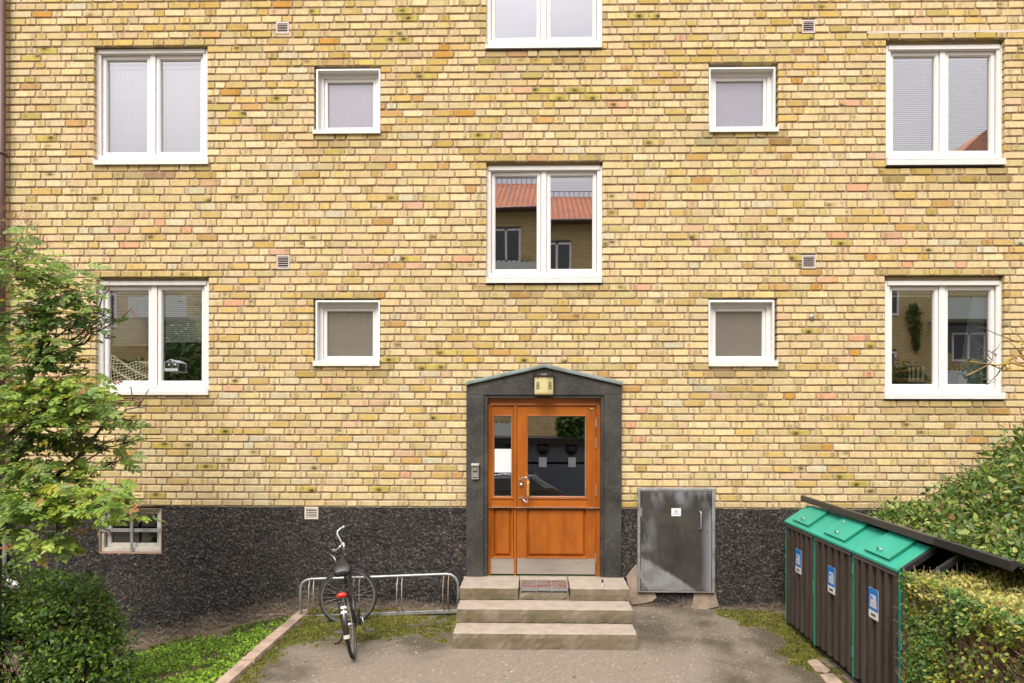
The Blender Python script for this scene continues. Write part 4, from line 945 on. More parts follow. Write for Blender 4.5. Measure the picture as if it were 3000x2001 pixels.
MB().ring(n0 + .012, n1 - .012, y1 + .015, ym - .004, .006, .006, .006, .006, 0, 1).v
m = MB(); X0, X1, Y0, Y1 = n0 + .012, n1 - .012, y1 + .006, ym - .006
for (a, b, c, d) in ((X0, X0 + .006, Y0, Y1), (X1 - .006, X1, Y0, Y1), (X0, X1, Y0, Y0 + .005), (X0, X1, Y1 - .005, Y1)): m.box(a, b, c, d, zt1 - .03, zt1 + .006)
m.build('grate_frame', 'galv', bs_)
for k in range(1, 17):
    y_ = Y0 + (Y1 - Y0) * k / 17; MB().box(X0 + .006, X1 - .006, y_ - .0056, y_ + .0056, zt1 - .02, zt1 + .003).build('grate_bar', 'rust', bs_)
for t in (.02, .34, .66, .98): MB().box(X0 + (X1 - X0) * t - .004, X0 + (X1 - X0) * t + .004, Y0 - .004, Y1, zt1 - .05, zt1 + .008).build('cross_bar', 'galv', bs_)
c = G(1765, 1717, zt1); dsx = thing('door_stop', c, 'short steel door stop with black rubber top on the right of the top step', 'door stop')
MB().tube([c, c + Vector((0, 0, .006)), c + Vector((0, 0, .008)), c + Vector((0, 0, .05))], [.021, .019, .007, .007], 12).build('post', 'chrome', dsx); MB().tube([c + Vector((0, 0, .048)), c + Vector((0, 0, .075))], .014, 12).build('rubber_top', 'rubber', dsx)

# ================================================================== GROUND
def grid_mesh(name, xs_, ys_, zfun, mat, colf, dz=0.0, kind='structure', jit=0, mask=None):
    X, Y = np.meshgrid(xs_, ys_); Z = zfun(X, Y) + dz
    idx = np.arange(X.size).reshape(X.shape); F = np.stack([idx[:-1, :-1], idx[:-1, 1:], idx[1:, 1:], idx[1:, :-1]], -1).reshape(-1, 4)
    if mask is not None:
        cx = ((X[:-1, :-1] + X[1:, 1:]) / 2).ravel(); cy = ((Y[:-1, :-1] + Y[1:, 1:]) / 2).ravel(); F = F[mask(cx, cy)]
    o = arr_mesh(name, np.stack([X, Y, Z], -1).reshape(-1, 3), F, mat, None, cols=colf(X, Y).reshape(-1, 3), smooth=True, kind=kind); return o
def mossf(X, Y):
    n = fbm(X, Y, 3.0, 5, 3) - .5; n2 = fbm(X, Y, 12, 3, 13) - .5
    def el(cx, cy, rx, ry, rot=0):
        c, s = math.cos(rot), math.sin(rot); dx, dy = X - cx, Y - cy; a = (dx * c + dy * s) / rx; b = (-dx * s + dy * c) / ry; return 1 - np.sqrt(a * a + b * b)
    m = np.maximum.reduce([el(-1.9, -.42, 1.15, .42), el(-1.55, -.72, .75, .36), el(-2.35, -.7, .55, .5), el(-2.72, -1.1, .14, 1.4), el(2.50, -.26, .34, .11, -1.0) * .9, el(2.86, -.45, .33, .5), el(2.92, -1.4, .22, 1.1) * .72])
    return np.clip((m * 1.5 + n * 3.4 + n2 * 1.8 + .10) * 2.0, 0, 1)
def asph(X, Y):
    base = np.array([.150, .126, .098]); pale = np.array([.215, .183, .145]); dark = np.array([.066, .054, .036]); moss = np.array([.095, .105, .008]); mossd = np.array([.042, .044, .010]); mossy = np.array([.125, .105, .012])
    n = fbm(X, Y, 1.1, 5, 1)[..., None]; c = base * (1 - n) * 1.25 + pale * n * .85
    damp = np.clip(1 - np.hypot((X - 1.42) / .45, (Y + .75) / .8), 0, 1) * .9 + np.clip(1 - np.hypot((X + 1.15) / .35, (Y + 1.2) / .6), 0, 1) * .6 + np.clip(1 - np.abs(X - 2.75) / .35, 0, 1) * .8 * (Y > -2.6) + np.clip(1 - np.abs(X + 2.7) / .25, 0, 1) * .4 + .45 * np.clip((fbm(X, Y, .9, 4, 17) - .50) * 5, 0, 1) + .9 * np.clip(1 - np.hypot((X + 1.8) / 1.4, (Y + .6) / 1.0), 0, 1)
    d = np.clip(damp * 1.5 * (.25 + 1.5 * fbm(X, Y, 6, 4, 8)), 0, .9)[..., None]; c = c * (1 - d) + dark * d
    c = c * (.86 + .28 * NR.rand(*X.shape))[..., None]; pb = (NR.rand(*X.shape) > .975)[..., None]; c = np.where(pb, c * 1.5, c); crack = np.clip(1 - np.abs(fbm(X, Y, 1.4, 4, 21) - .5) / .0035, 0, 1) * (fbm(X, Y, .8, 2, 23) > .55); c = c * (1 - .7 * crack[..., None])
    m = mossf(X, Y)[..., None]; k = fbm(X, Y, 7, 3, 31)[..., None]; k2 = np.clip((fbm(X, Y, 2.2, 3, 37) - .42) * 4, 0, 1)[..., None]
    mc = (moss * (1 - k2) + mossy * k2) * np.clip(k * 1.7, .4, 1.4) + mossd * (1 - np.clip(k * 1.7, 0, 1)); c = c * (1 - m * .93) + mc * m * .93
    return c
MAT['asphalt'] = M('old_asphalt', (0, 0, 0), .9, attr='lcol', var=.22, vs=70, bump=.7, bs=160, speck=((.34, .29, .23), 95, .66), spec=.25)
MAT['soil'] = M('garden_soil', (0, 0, 0), .95, attr='lcol', var=.3, vs=40, bump=.8, bs=60, spec=.2)
KX0, KX1 = -2.945, -2.805
def aspz(X, Y): return gz(X, Y) + .014 * (fbm(X, Y, 2, 3, 41) - .5) + .010 * mossf(X, Y) * fbm(X, Y, 30, 2, 43)
fine_x = np.arange(KX1 - .02, 4.6, .02); fine_y = np.arange(-3.2, .05, .02)
grid_mesh('asphalt_path', fine_x, fine_y, aspz, 'asphalt', asph)
coarse = lambda X, Y: np.broadcast_to(np.array([.16, .135, .105]), X.shape + (3,)) * (1 + .3 * (fbm(X, Y, .5, 3, 2)[..., None] - .5))
grid_mesh('courtyard_asphalt', np.r_[-30:30:.5], np.r_[-24:-3.1:.25], lambda X, Y: np.where(X > -2.9, gz(X, Y), gz(-2.5 + 0 * X, Y)), 'asphalt', coarse, dz=-.003, mask=lambda x, y: ~((x < -2.9) & (y > -4.2)))
def soilc(X, Y):
    n = fbm(X, Y, 4, 4, 5)[..., None]; return np.array([.12, .085, .055]) * (.6 + .8 * n)
grid_mesh('garden_soil', np.arange(-12, KX0 + .02, .06), np.arange(-4.6, .06, .06), lambda X, Y: gz(X, Y) + .03 * (fbm(X, Y, 3, 3, 6) - .5) + np.clip(Y + .45, 0, .5) * .10, 'soil', soilc)
def farz(X, Y): return np.full(X.shape, -.95)
grid_mesh('ground', np.r_[-90:90:6.], np.r_[-90:60:6.], farz, 'soil', lambda X, Y: np.broadcast_to(np.array([.10, .12, .05]), X.shape + (3,)))
# right hand planting bed behind the bins
grid_mesh('planting_bed', np.arange(3.9, 12, .1), np.arange(-6.5, .05, .1), lambda X, Y: .03 + .03 * fbm(X, Y, 3, 3, 6), 'soil', soilc)
# kerb stones
kb = thing('kerb', (KX0, -1.5, 0), 'pinkish worn stone kerb between the asphalt and the sloping lawn', 'kerb')
ys_ = [-.02, -.95, -1.85, -2.95, -4.1, -5.2]
for i in range(5): rough_box('kerb_stone', KX0 + R.uniform(-.004, .004), KX1 + R.uniform(-.004, .004), ys_[i + 1] + .006, ys_[i] - .004, -.25, .052 + R.uniform(-.006, .006), kb, 'kerb', .007)
# broken paving slabs at the foot of the bins
pv = thing('paving_slabs', (2.75, -2, 0), 'cracked pale paving slabs along the foot of the bin shelter', 'paving')
for pts in ([(2364, 1938), (2392, 1932), (2432, 1966), (2424, 1972), (2388, 1966)], [(2402, 1978), (2440, 1974), (2478, 2010), (2455, 2030), (2420, 2001)]):
    w3 = [G(u, v, .012) for u, v in pts]; MB().prismz([(p.x, p.y) for p in w3][::-1], -.02, .022).build('slab', 'kerb', pv, bevel=.006)

# ================================================================== BICYCLE RACK
rk = thing('bicycle_rack', (-1.8, -.25, .03), 'galvanised steel bicycle rack with wheel slots standing against the black plinth', 'bicycle rack')
def RW(u, v, y): return P(u, v, y)
yl, yr = -.26, -.20
lb = RW(882, 1812, yl); pts = [RW(883, 1822, yl), RW(880.5, 1745, yl), RW(881, 1722, yl), RW(886, 1708, yl), RW(897, 1700, yl), RW(912, 1696.5, yl), RW(1100, 1690, -.23), RW(1306, 1682, yr), RW(1322, 1684, yr), RW(1334, 1693, yr), RW(1341, 1708, yr), RW(1343, 1726, yr), RW(1341, 1792, yr)]
MB().tube(pts, .0175, 10).build('hoop', 'galv', rk)
m = MB(); a = RW(883, 1808, yl); b = RW(1340, 1790, yr); d = (b - a)
m.add([a + Vector((0, -.02, -.02)), b + Vector((0, -.02, -.02)), b + Vector((0, -.02, .02)), a + Vector((0, -.02, .02)), a + Vector((0, .02, -.02)), b + Vector((0, .02, -.02)), b + Vector((0, .02, .02)), a + Vector((0, .02, .02))],
      [(0, 1, 2, 3), (5, 4, 7, 6), (3, 2, 6, 7), (0, 4, 5, 1), (0, 3, 7, 4), (1, 5, 6, 2)]); m.build('base_rail', 'galv', rk, bevel=.003)
for u1, u2 in ((907, 919), (1037, 1053), (1165, 1178), (1300, 1314)):
    for k, u in enumerate((u1, u2)):
        t = (u - 882) / 460; y0 = yl + (yr - yl) * t; vt = 1697 - 14 * t; vb = 1807 - 18 * t
        MB().tube([RW(u + 1, vt, y0), RW(u - 2 + k, vt + 22, y0 - .06), RW(u - 3.5 + 2 * k, vt + 60, y0 - .10), RW(u - 2 + k, vb - 14, y0 - .08), RW(u + 3, vb, y0)], .0068, 7).build('slot_rod', 'rusty' if u > 1290 or 1030 < u < 1060 else 'galv', rk)

# ================================================================== BICYCLE
bk = thing('bicycle', (-1.85, -1.6, 0), 'black city bicycle with its front wheel turned in the rack beside the steps', 'bicycle')
WR = .345
rc = Vector((-1.93, -1.60, .35)); lean = math.radians(8.5)
fd = Vector((-.20, 1.13, 0)).normalized(); side = Vector((fd.y, -fd.x, 0)); up = (Vector((0, 0, 1)) * math.cos(lean) - side * math.sin(lean)).normalized(); sidel = fd.cross(up).normalized()
rbot = G(1038, 1926, .0); rc = rbot + up * (WR + .0)
def B(f, s, h):  # bicycle frame coordinates from rear axle ground point: forward, side, height
    return rbot + fd * f + sidel * s + up * h
MAT['rim'] = M('dull_brown_rim', (.13, .115, .09), .5, metal=.4, var=.2)
def wheel(cen, ax, tag_):
    ax = ax.normalized(); u = ax.cross(Vector((0, 0, 1))).normalized(); v = u.cross(ax).normalized(); n = 44
    cir = lambda r, o=0: [cen + u * (r * math.cos(2 * math.pi * k / n)) + v * (r * math.sin(2 * math.pi * k / n)) + ax * o for k in range(n)]
    w_ = MB().tube(cir(WR - .019), .020, 8, closed=True).build('wheel', 'rubber', bk)
    MB().tube(cir(WR - .046), .009, 6, closed=True).build('rim', 'rim', w_)
    m = MB(); m.tube(cir(WR - .034, .0135), .0014, 4, closed=True); m.tube(cir(WR - .034, -.0135), .0014, 4, closed=True); m.build('reflective_stripe', 'band', w_)
    m = MB()
    for k in range(32):
        t = 2 * math.pi * k / 32; t2 = t + (.5 if k % 2 else -.5); o = .03 if (k // 2) % 2 else -.03
        m.tube([cen + (u * math.cos(t2) + v * math.sin(t2)) * .022 + ax * o, cen + (u * math.cos(t) + v * math.sin(t)) * (WR - .055)], .0013, 3, caps=False)
    m.build('spokes', 'chrome', w_)
    MB().tube([cen - ax * .05, cen - ax * .034, cen - ax * .033, cen + ax * .033, cen + ax * .034, cen + ax * .05], [.008, .008, .022, .022, .008, .008], 10).build('hub', 'chrome', w_)
    return u, v
wheel(rc, sidel, 'rear')
fc = P(1020, 1747, -.44); fax = Vector((.22, -1, .05)).normalized()
fu, fv = wheel(fc, fax, 'front')
# disc at the front hub
MB().tube([fc + Vector((.04, -.03, .0)) + fax * .035, fc + Vector((.04, -.03, 0)) + fax * .037], .05, 18, caps=False).build('brake_disc', 'chrome', bk)
m = MB()
for k in range(3): t = 2.1 * k; m.tube([fc + fax * .04, fc + fax * .04 + (fu * math.cos(t) + fv * math.sin(t)) * .05], .004, 5)
m.build('disc_spider', 'chrome', bk)
head = Vector((fc.x - .02, fc.y - .10, .86)); bb = B(.46, 0, .27)
st_top = B(.24, 0, .86); headlow = Vector((fc.x + .02, fc.y - .05, .72)); crown = fc + Vector((-.0, -.0, .385)) - fax * -.02
m = MB(); m.tube([bb, st_top], .016, 10); m.tube([bb + up * .02, B(.70, 0, .42), headlow.lerp(head, .2)], .019, 10); m.tube([B(.36, 0, .52), headlow.lerp(head, .55)], .014, 8)
m.tube([headlow, head], .02, 10)
for s in (-.05, .05): m.tube([B(0, s, WR), bb + sidel * s * .6], .009, 8); m.tube([B(0, s, WR), B(.27, s * .3, .76)], .008, 8)
m.build('frame', 'bikepaint', bk)
m = MB()
for s in (-.055, .055): m.tube([fc + fax * s, fc + fax * s + Vector((0, 0, .34)), headlow + fax * s * .4], .010, 8)
m.build('fork', 'bikepaint', bk)
# saddle
sp_ = B(.17, 0, .93); m = MB(); V = []; prof = [(-.13, .055, -.012), (-.12, .086, .010), (-.06, .098, .022), (0, .064, .020), (.07, .036, .016), (.14, .027, .012), (.165, .012, .002)]
ns = 10
for (f_, w2, h_) in prof:
    for k in range(ns):
        t = math.pi * k / (ns - 1); V.append(sp_ + fd * f_ + sidel * (w2 * math.cos(t)) + up * (h_ + (f_ + .05) * .38 - .045 * (1 - math.sin(t) ** .6)))
F = [(i * ns + k, i * ns + k + 1, (i + 1) * ns + k + 1, (i + 1) * ns + k) for i in range(len(prof) - 1) for k in range(ns - 1)] + [tuple(range(ns - 1, -1, -1)), tuple((len(prof) - 1) * ns + k for k in range(ns))]
F += [tuple([i * ns, (i + 1) * ns, (i + 1) * ns + ns - 1, i * ns + ns - 1]) for i in range(len(prof) - 1)]
m.add(V, F, 0, True); m.build('saddle', 'black', bk)
MB().tube([st_top, B(.20, 0, .90)], .013, 8).build('seat_post', 'chrome', bk)
m = MB()
for s in (-.035, .035): m.tube([B(.06, s, .885), B(.10, s, .86), B(.26, s * .6, .875)], .005, 5)
m.build('saddle_rails', 'galv', bk)
# handlebar (turned with the front wheel)
ht = Vector((head.x - .01, head.y + .0, .98)); far = P(1038, 1536, -.16); near_ = P(968, 1607, -.66)
m = MB(); m.tube([head, ht], .013, 8)
m.tube([ht, P(1004, 1602, -.42), P(1001, 1590, -.36), P(995, 1578, -.30), P(988, 1566, -.25), P(989, 1556, -.22), P(998, 1548, -.19), P(1010, 1543.5, -.175)], .0115, 8)
m.tube([ht, P(997, 1601, -.47), P(990, 1608, -.52), P(983, 1612, -.56), P(972, 1611, -.60)], .0115, 8); m.build('handlebar', 'chrome', bk)
m = MB(); m.tube([P(1006, 1546, -.18), P(1013, 1543.5, -.175), far], [.014, .017, .0165], 8); m.build('grip', 'black', bk); MB().tube([P(963, 1606, -.66), P(972, 1614, -.69), P(992, 1622, -.72)], [.019, .020, .019], 8).build('grip', 'black', bk)
MB().sphere(P(1006, 1545, -.19), .022, 10, 6).build('bell', 'chrome', bk); MB().sphere(P(966, 1605, -.63), .027, 10, 6).build('gear_shifter', 'black', bk)
MB().tube([P(966, 1624, -.66), P(975, 1630, -.68), P(981, 1637, -.7), P(984, 1646, -.72)], .006, 6).build('brake_lever', 'chrome', bk)
# mudguards, rack, lamp, chain case, cranks, kickstand
m = MB(); V = []
A0, A1, nn = math.radians(-8), math.radians(150), 26
for k in range(nn + 1):
    t = A0 + (A1 - A0) * k / nn; c_ = rc + (-fd * math.cos(t) + up * math.sin(t)) * (WR + .022)
    rd = (-fd * math.cos(t) + up * math.sin(t))
    for s, dr in ((-.030, -.022), (-.02, 0), (.02, 0), (.030, -.022)): V.append(c_ + sidel * s + rd * dr)
F = [(i * 4 + k, i * 4 + k + 1, i * 4 + 5 + k, i * 4 + 4 + k) for i in range(nn) for k in range(3)]
mg = m.add(V, F, 0, True).build('mudguard', 'bikepaint', bk); s_ = mg.modifiers.new('thickness', 'SOLIDIFY'); s_.thickness = .002
def band(t0, t1):
    V = []
    for t in (t0, (t0 + t1) / 2, t1):
        rd = (-fd * math.cos(t) + up * math.sin(t))
        for s, dr in ((-.031, -.022), (-.021, .002), (.021, .002), (.031, -.022)): V.append(rc + rd * (WR + .0235 + dr) + sidel * s)
    return MB().add(V, [(i * 4 + k, i * 4 + k + 1, i * 4 + 5 + k, i * 4 + 4 + k) for i in range(2) for k in range(3)], 0, True).build('reflective_band', 'band', bk)
band(math.radians(42), math.radians(46)); band(math.radians(34), math.radians(38)); band(math.radians(-5), math.radians(1))
m = MB()
for s in (-.06, .06): m.tube([B(-.22, s, .745), B(.20, s, .745)], .006, 6); m.tube([B(-.16, s, .745), B(0, s * 1.2, WR)], .0055, 6)
for f_ in (-.22, -.10, .05, .18): m.tube([B(f_, -.06, .745), B(f_, .06, .745)], .0055, 6)
m.tube([B(-.02, 0, .75), B(-.02, 0, WR * 2 + .02)], .005, 5); m.build('luggage_rack', 'black', bk)
m = MB(); cc = B(-.245, 0, .715); V = []
m.tube([cc - sidel * .045 - up * .004, cc - sidel * .02 + up * .004, cc + sidel * .02 + up * .004, cc + sidel * .045 - up * .004], [.018, .025, .025, .018], 10); m.build('tail_light', 'red', bk)
m = MB(); m.add([B(0.02, .052, WR - .045), B(.50, .058, .24), B(.50, .058, .34), B(.02, .052, WR + .045), B(0.02, .062, WR - .045), B(.50, .070, .24), B(.50, .070, .34), B(.02, .062, WR + .045)], [(0, 1, 2, 3), (7, 6, 5, 4), (3, 2, 6, 7), (0, 4, 5, 1), (0, 3, 7, 4), (1, 5, 6, 2)]); m.tube([B(.46, .055, .28), B(.46, .072, .28)], .085, 18); m.build('chain_case', 'black', bk)
m = MB(); m.tube([B(.46, -.07, .27), B(.46, .09, .27)], .012, 8); m.tube([B(.46, .09, .27), B(.47, .10, .11)], .010, 6); m.tube([B(.46, -.075, .27), B(.30, -.10, .20)], .010, 6); m.build('crank', 'chrome', bk)
MAT['pedal'] = M('dull_pedal_plastic', (.10, .09, .08), .5)
for c_, o in ((B(.47, .15, .11), 0), (B(.30, -.15, .20), 0)): MB().box(-.05, .05, -.035, .035, -.011, .011).xf(Matrix.Translation(c_) @ Matrix.Rotation(math.radians(10), 4, 'Z')).build('pedal', 'pedal', bk, bevel=.004)
kf = G(985, 1889, gzf(-2.0, -1.2)); MB().tube([B(.34, -.03, .27), kf + Vector((0.03, 0, .02)), kf + Vector((-.02, 0, .012))], .008, 6).build('kickstand', 'black', bk)
m = MB(); m.tube([ht + Vector((0, 0, -.02)), P(1018, 1640, -.6), P(1022, 1690, -.7), B(.4, .02, .5)], .0025, 4); m.tube([P(984, 1646, -.7), P(1000, 1660, -.8), P(1012, 1700, -.9)], .0025, 4); m.build('cable', 'black', bk)

# ================================================================== BIN SHELTER
XF = 3.0
def YB(depth): return CAMY + depth
def dep(u, x=XF):      # Y of a point of plane x seen at column u
    d = ray(u, 1500); return CAMY + x / d.x * d.y
def ZB(u, v, x=XF):
    d = ray(u, v); return CAMZ + x / d.x * d.z
bnd = [dep(2303), dep(2387), dep(2501), dep(2637)]; bnd.append(-3.44)
ze = 1.275; xrdg, zr = 3.25, 1.448
sh = thing('bin_shelter', (3.3, (bnd[0] + bnd[-1]) / 2, 0), 'dark brown boarded waste paper bin shelter with turquoise green lids', 'bin shelter')
zlow = .085
# end wall, back
m = MB(); m.prism([(XF + .03, zlow), (3.98, zlow), (3.98, 1.22), (xrdg, zr - .02), (XF + .03, ze - .04)], bnd[0] - .03, bnd[0], 0); m.build('end_panel', 'board_bk', sh)
m = MB(); m.box(3.95, 3.985, bnd[-1], bnd[0] - .03, zlow, 1.2); m.build('back_panel', 'board_bk', sh)
MB().box(XF + .004, XF + .012, bnd[0], bnd[0] + .008, zlow, ze).build('corner_trim', 'green', sh)
MB().box(XF - .004, XF + .004, bnd[0] - .008, bnd[0] + .003, zlow - .03, ze).build('corner_trim', 'green', sh)
def lidpt(x, off=0.0):
    t = (x - XF) / (xrdg - XF); n = Vector((-(zr - ze), 0, xrdg - XF)).normalized(); return Vector((x, 0, ze + (zr - ze) * t)) + n * off
for i in range(4):
    ya_, yb_ = bnd[i], bnd[i + 1]; c = (ya_ + yb_) / 2; L_ = ya_ - yb_
    dpn = thing_door = MB().box(XF + .028, XF + .05, yb_ + .02, ya_ - .02, zlow + .01, ze - .03).build('bin_door', 'board_bk', sh)
    nb = 6 if i < 3 else 2; w_ = L_ / nb
    for k in range(nb):
        cy = ya_ - w_ * (k + .5); hwid = w_ * R.uniform(.225, .26); bt = R.uniform(-.002, .002)
        MB().box(XF - .010 + bt, XF + .0275, cy - hwid, cy + hwid, zlow + R.uniform(0, .008), ze - .075).build('board', 'board', dpn, bevel=.003)
    # dark angled drip profile under the lid
    V = [(XF - .018, yb_ + .03, ze - .075), (XF - .018, ya_ - .03, ze - .075), (XF + .012, ya_ - .03, ze - .012), (XF + .012, yb_ + .03, ze - .012), (XF + .012, yb_ + .03, ze - .075), (XF + .012, ya_ - .03, ze - .075)]
    MB().add(V, [(0, 1, 2, 3), (0, 4, 5, 1), (1, 5, 2), (0, 3, 4)]).build('drip_profile', 'beam', dpn)
    # green posts
    if i < 3:
        MB().box(XF + .002, XF + .03, yb_ - .012, yb_ + .012, zlow - .02, ze - .02).build('green_post', 'green_dk', sh)
        m = MB(); m.box(XF - .004, XF + .004, yb_ + .010, yb_ + .015, zlow - .02, ze - .02); m.box(XF - .004, XF + .004, yb_ - .015, yb_ - .010, zlow - .02, ze - .02); m.build('post_edge', 'green', sh)
        zz = .61; m = MB(); yy = yb_ + (.014 if i == 0 else -.014); sg = 1 if i == 0 else -1
        m.prism([(0, 0), (.05, 0), (.065, .03), (.065, .12), (.05, .15), (0, .15)], 0, .006)
        m.xf(Matrix.Translation((XF - .004, yy, zz)) @ Matrix(((0, 1, 0, 0), (sg, 0, 0, 0), (0, 0, 1, 0), (0, 0, 0, 1)))); m.build('latch_plate', 'green', sh)
        MB().tube([(XF - .012, yy + sg * .035, zz + .075), (XF - .002, yy + sg * .035, zz + .075)], .009, 8).build('lock_hole', 'ink', sh)
        if i == 1:
            for zc in (1.08, .30): MB().box(XF - .010, XF - .004, yb_ - .012, yb_ + .012, zc - .05, zc + .05).build('hinge', 'green', sh)
    if i < 3:
        # sloping green top
        a = lidpt(XF - .022); b = lidpt(xrdg); th = Vector((0, 0, -.022)); y0, y1_ = yb_ + .004, ya_ - .004
        V = [Vector((a.x, y0, a.z)), Vector((a.x, y1_, a.z)), Vector((b.x, y1_, b.z)), Vector((b.x, y0, b.z))]; V += [v + th for v in V]
        tp = MB().add(V, [(0, 1, 2, 3), (7, 6, 5, 4), (0, 4, 5, 1), (1, 5, 6, 2), (2, 6, 7, 3), (3, 7, 4, 0)]).build('green_top', 'green', sh, bevel=.002)
        # raised lid
        hy = L_ * .27; s0, s1 = lidpt(XF + .018, .004), lidpt(xrdg - .004, .006); up_ = lidpt(XF, 1) - lidpt(XF, 0)
        V = [Vector((s0.x, c - hy, s0.z)), Vector((s0.x, c + hy, s0.z)), Vector((s1.x, c + hy, s1.z)), Vector((s1.x, c - hy, s1.z))]; V2 = [v + up_ * .022 for v in V]
        MB().add(V2 + V, [(0, 1, 2, 3), (7, 6, 5, 4), (0, 4, 5, 1), (1, 5, 6, 2), (2, 6, 7, 3), (3, 7, 4, 0)]).build('lid', 'green', tp, bevel=.003)
        m = MB(); n0_, n1_ = V[0], V[3]; m.add([V[0] + Vector((0, -.0025, 0)), V[3] + Vector((0, -.0025, 0)), V2[3] + Vector((0, -.0025, .001)), V2[0] + Vector((0, -.0025, .001))], [(0, 1, 2, 3)]); m.build('lid_edge', 'green_dk', tp)
        hp = lidpt(XF + .058, .028); r_ = .042
        pts = [Vector((hp.x, c - r_, hp.z)), Vector((hp.x, c - r_ * .8, hp.z)) + up_ * .022, Vector((hp.x, c, hp.z)) + up_ * .032, Vector((hp.x, c + r_ * .8, hp.z)) + up_ * .022, Vector((hp.x, c + r_, hp.z))]
        MB().tube(pts, .0056, 6).build('lid_handle', 'chrome', tp)
        if i == 1:
            q_ = lidpt(xrdg - .06, .026); MB().sphere((q_.x, c + hy * .62, q_.z), .014, 8, 5, (1, 1, .7)).build('lock', 'chrome', tp); MB().box(q_.x - .012, q_.x + .010, c + hy * .62 - .03, c + hy * .62 - .012, q_.z - .008, q_.z - .004).build('lock_plate', 'ink', tp)
        # newspaper sign
        ys0, ys1, zs0, zs1 = c - .085, c + .085, .735, 1.0; xs_ = XF - .0125
        sg = MB().box(xs_ - .003, xs_, ys0, ys1, zs0, zs1).build('sign', 'signwhite', sh); xx = xs_ - .0038
        MB().box(xx, xx + .0008, ys0 + .0, ys1, zs0 + .072, zs1).build('sign_blue_field', 'blue', sg)
        tz = lambda pts, mat, nm, dx=.0006: MB().add([(xx - dx, y, z) for y, z in pts], [tuple(range(len(pts)))]).build(nm, mat, sg)
        tz([(c - .062, zs0 + .10), (c + .062, zs0 + .10), (c + .046, zs1 - .055), (c - .046, zs1 - .055)][::-1], 'signwhite', 'newspaper_symbol')
        tz([(c + .040, zs1 - .10), (c + .010, zs1 - .10), (c + .010, zs1 - .068), (c + .038, zs1 - .068)], 'blue', 'picture_square', .001)
        m = MB()
        for k in range(3): m.add([(xx - .001, c - .038 - .001 * k, zs1 - .073 - k * .012), (xx - .001, c - .002, zs1 - .073 - k * .012), (xx - .001, c - .002, zs1 - .0755 - k * .012), (xx - .001, c - .038 - .001 * k, zs1 - .0755 - k * .012)], [(0, 1, 2, 3)])
        for k in range(4): m.add([(xx - .001, c - .044 - .002 * k, zs1 - .115 - k * .012), (xx - .001, c + .044 + .002 * k, zs1 - .115 - k * .012), (xx - .001, c + .044 + .002 * k, zs1 - .1175 - k * .012), (xx - .001, c - .044 - .002 * k, zs1 - .1175 - k * .012)], [(0, 1, 2, 3)])
        m.build('text_line', 'ink', sg)
        textmesh('lettering', 'TIDNINGAR', .026, 'ink', sg, (xx - .001, c, zs0 + .034), Matrix(((0, 0, -1), (-1, 0, 0), (0, 1, 0))), .62, bold=.0006)
        m = MB()
        for yy, zz in ((ys0 + .01, zs0 + .01), (ys1 - .01, zs0 + .01), (ys0 + .01, zs1 - .01), (ys1 - .01, zs1 - .01)): m.tube([(xs_ - .003, yy, zz), (xs_ - .006, yy, zz)], .0035, 6)
        m.build('sign_screw', 'galv', sg)
MB().box(XF + .07, 3.95, bnd[4], bnd[0] - .05, -.02, zlow + .005).build('underside_shade', 'board_bk', sh)  # dark box added to stand in for the shade under the shelter
# open fourth bay: dark sloping rafters
for yy in (bnd[3] - .03, bnd[4] + .03):
    a = lidpt(XF); b = lidpt(xrdg + .02); V = [Vector((a.x, yy - .02, a.z)), Vector((a.x, yy + .02, a.z)), Vector((b.x, yy + .02, b.z)), Vector((b.x, yy - .02, b.z))]; V += [v - Vector((0, 0, .05)) for v in V]
    MB().add(V, [(0, 1, 2, 3), (7, 6, 5, 4), (0, 4, 5, 1), (1, 5, 6, 2), (2, 6, 7, 3), (3, 7, 4, 0)]).build('rafter', 'beam2', sh)
# roof: fascia and back slope
xf, zf = 3.185, 1.553; ymid = dep(2734, xf)
for (y0, y1_, mt) in ((ymid, bnd[0] + .04, 'beam'), (-4.12, ymid, 'beam2')):
    MB().prism([(xf, zf - .058), (xf + .012, zf - .068), (xf + .05, zf - .03), (4.1, 1.24), (4.1, 1.262), (xf + .03, zf + .004), (xf, zf)], y0, y1_).build('roof_flashing', mt, sh)

# ================================================================== SMALL THINGS
# clear plastic bird feeder stuck to the pane
f, pn, _ = WIN['LL']
A_ = lambda u, v, y=.06: P(u, v, y)
bf = thing('bird_feeder', A_(499, 1088), 'small clear house shaped bird feeder stuck on the lower left window pane', 'bird feeder')
MAT['acrylic'] = M('clear_acrylic', (.34, .37, .37), .2, var=.05); MAT['acrylic_thin'] = glass_mat('thin_acrylic', .25, tint=(.9, .93, .93))
def outline(pts, r, y, name, mat='acrylic', closed=True):
    return MB().tube([A_(u, v, y) for u, v in pts], r, 5, closed=closed).build(name, mat, bf)
hp_ = [(482, 1062), (500, 1052.5), (521, 1062), (521, 1087), (483, 1087)]
outline(hp_, .0035, .045, 'front_frame'); outline([(u + 24, v + 4) for u, v in hp_], .0025, .125, 'back_frame')
m = MB(); m.add([A_(u, v, .046) for u, v in hp_], [tuple(range(5))]); m.build('front_panel', 'acrylic_thin', bf)
m = MB(); 
for a_, b_ in ((0, 1), (1, 2)): 
    q = [A_(*hp_[a_], .044), A_(*hp_[b_], .044), A_(hp_[b_][0] + 24, hp_[b_][1] + 4, .126), A_(hp_[a_][0] + 24, hp_[a_][1] + 4, .126)]; m.add(q, [(0, 1, 2, 3)])
m.build('roof', 'acrylic_thin', bf)
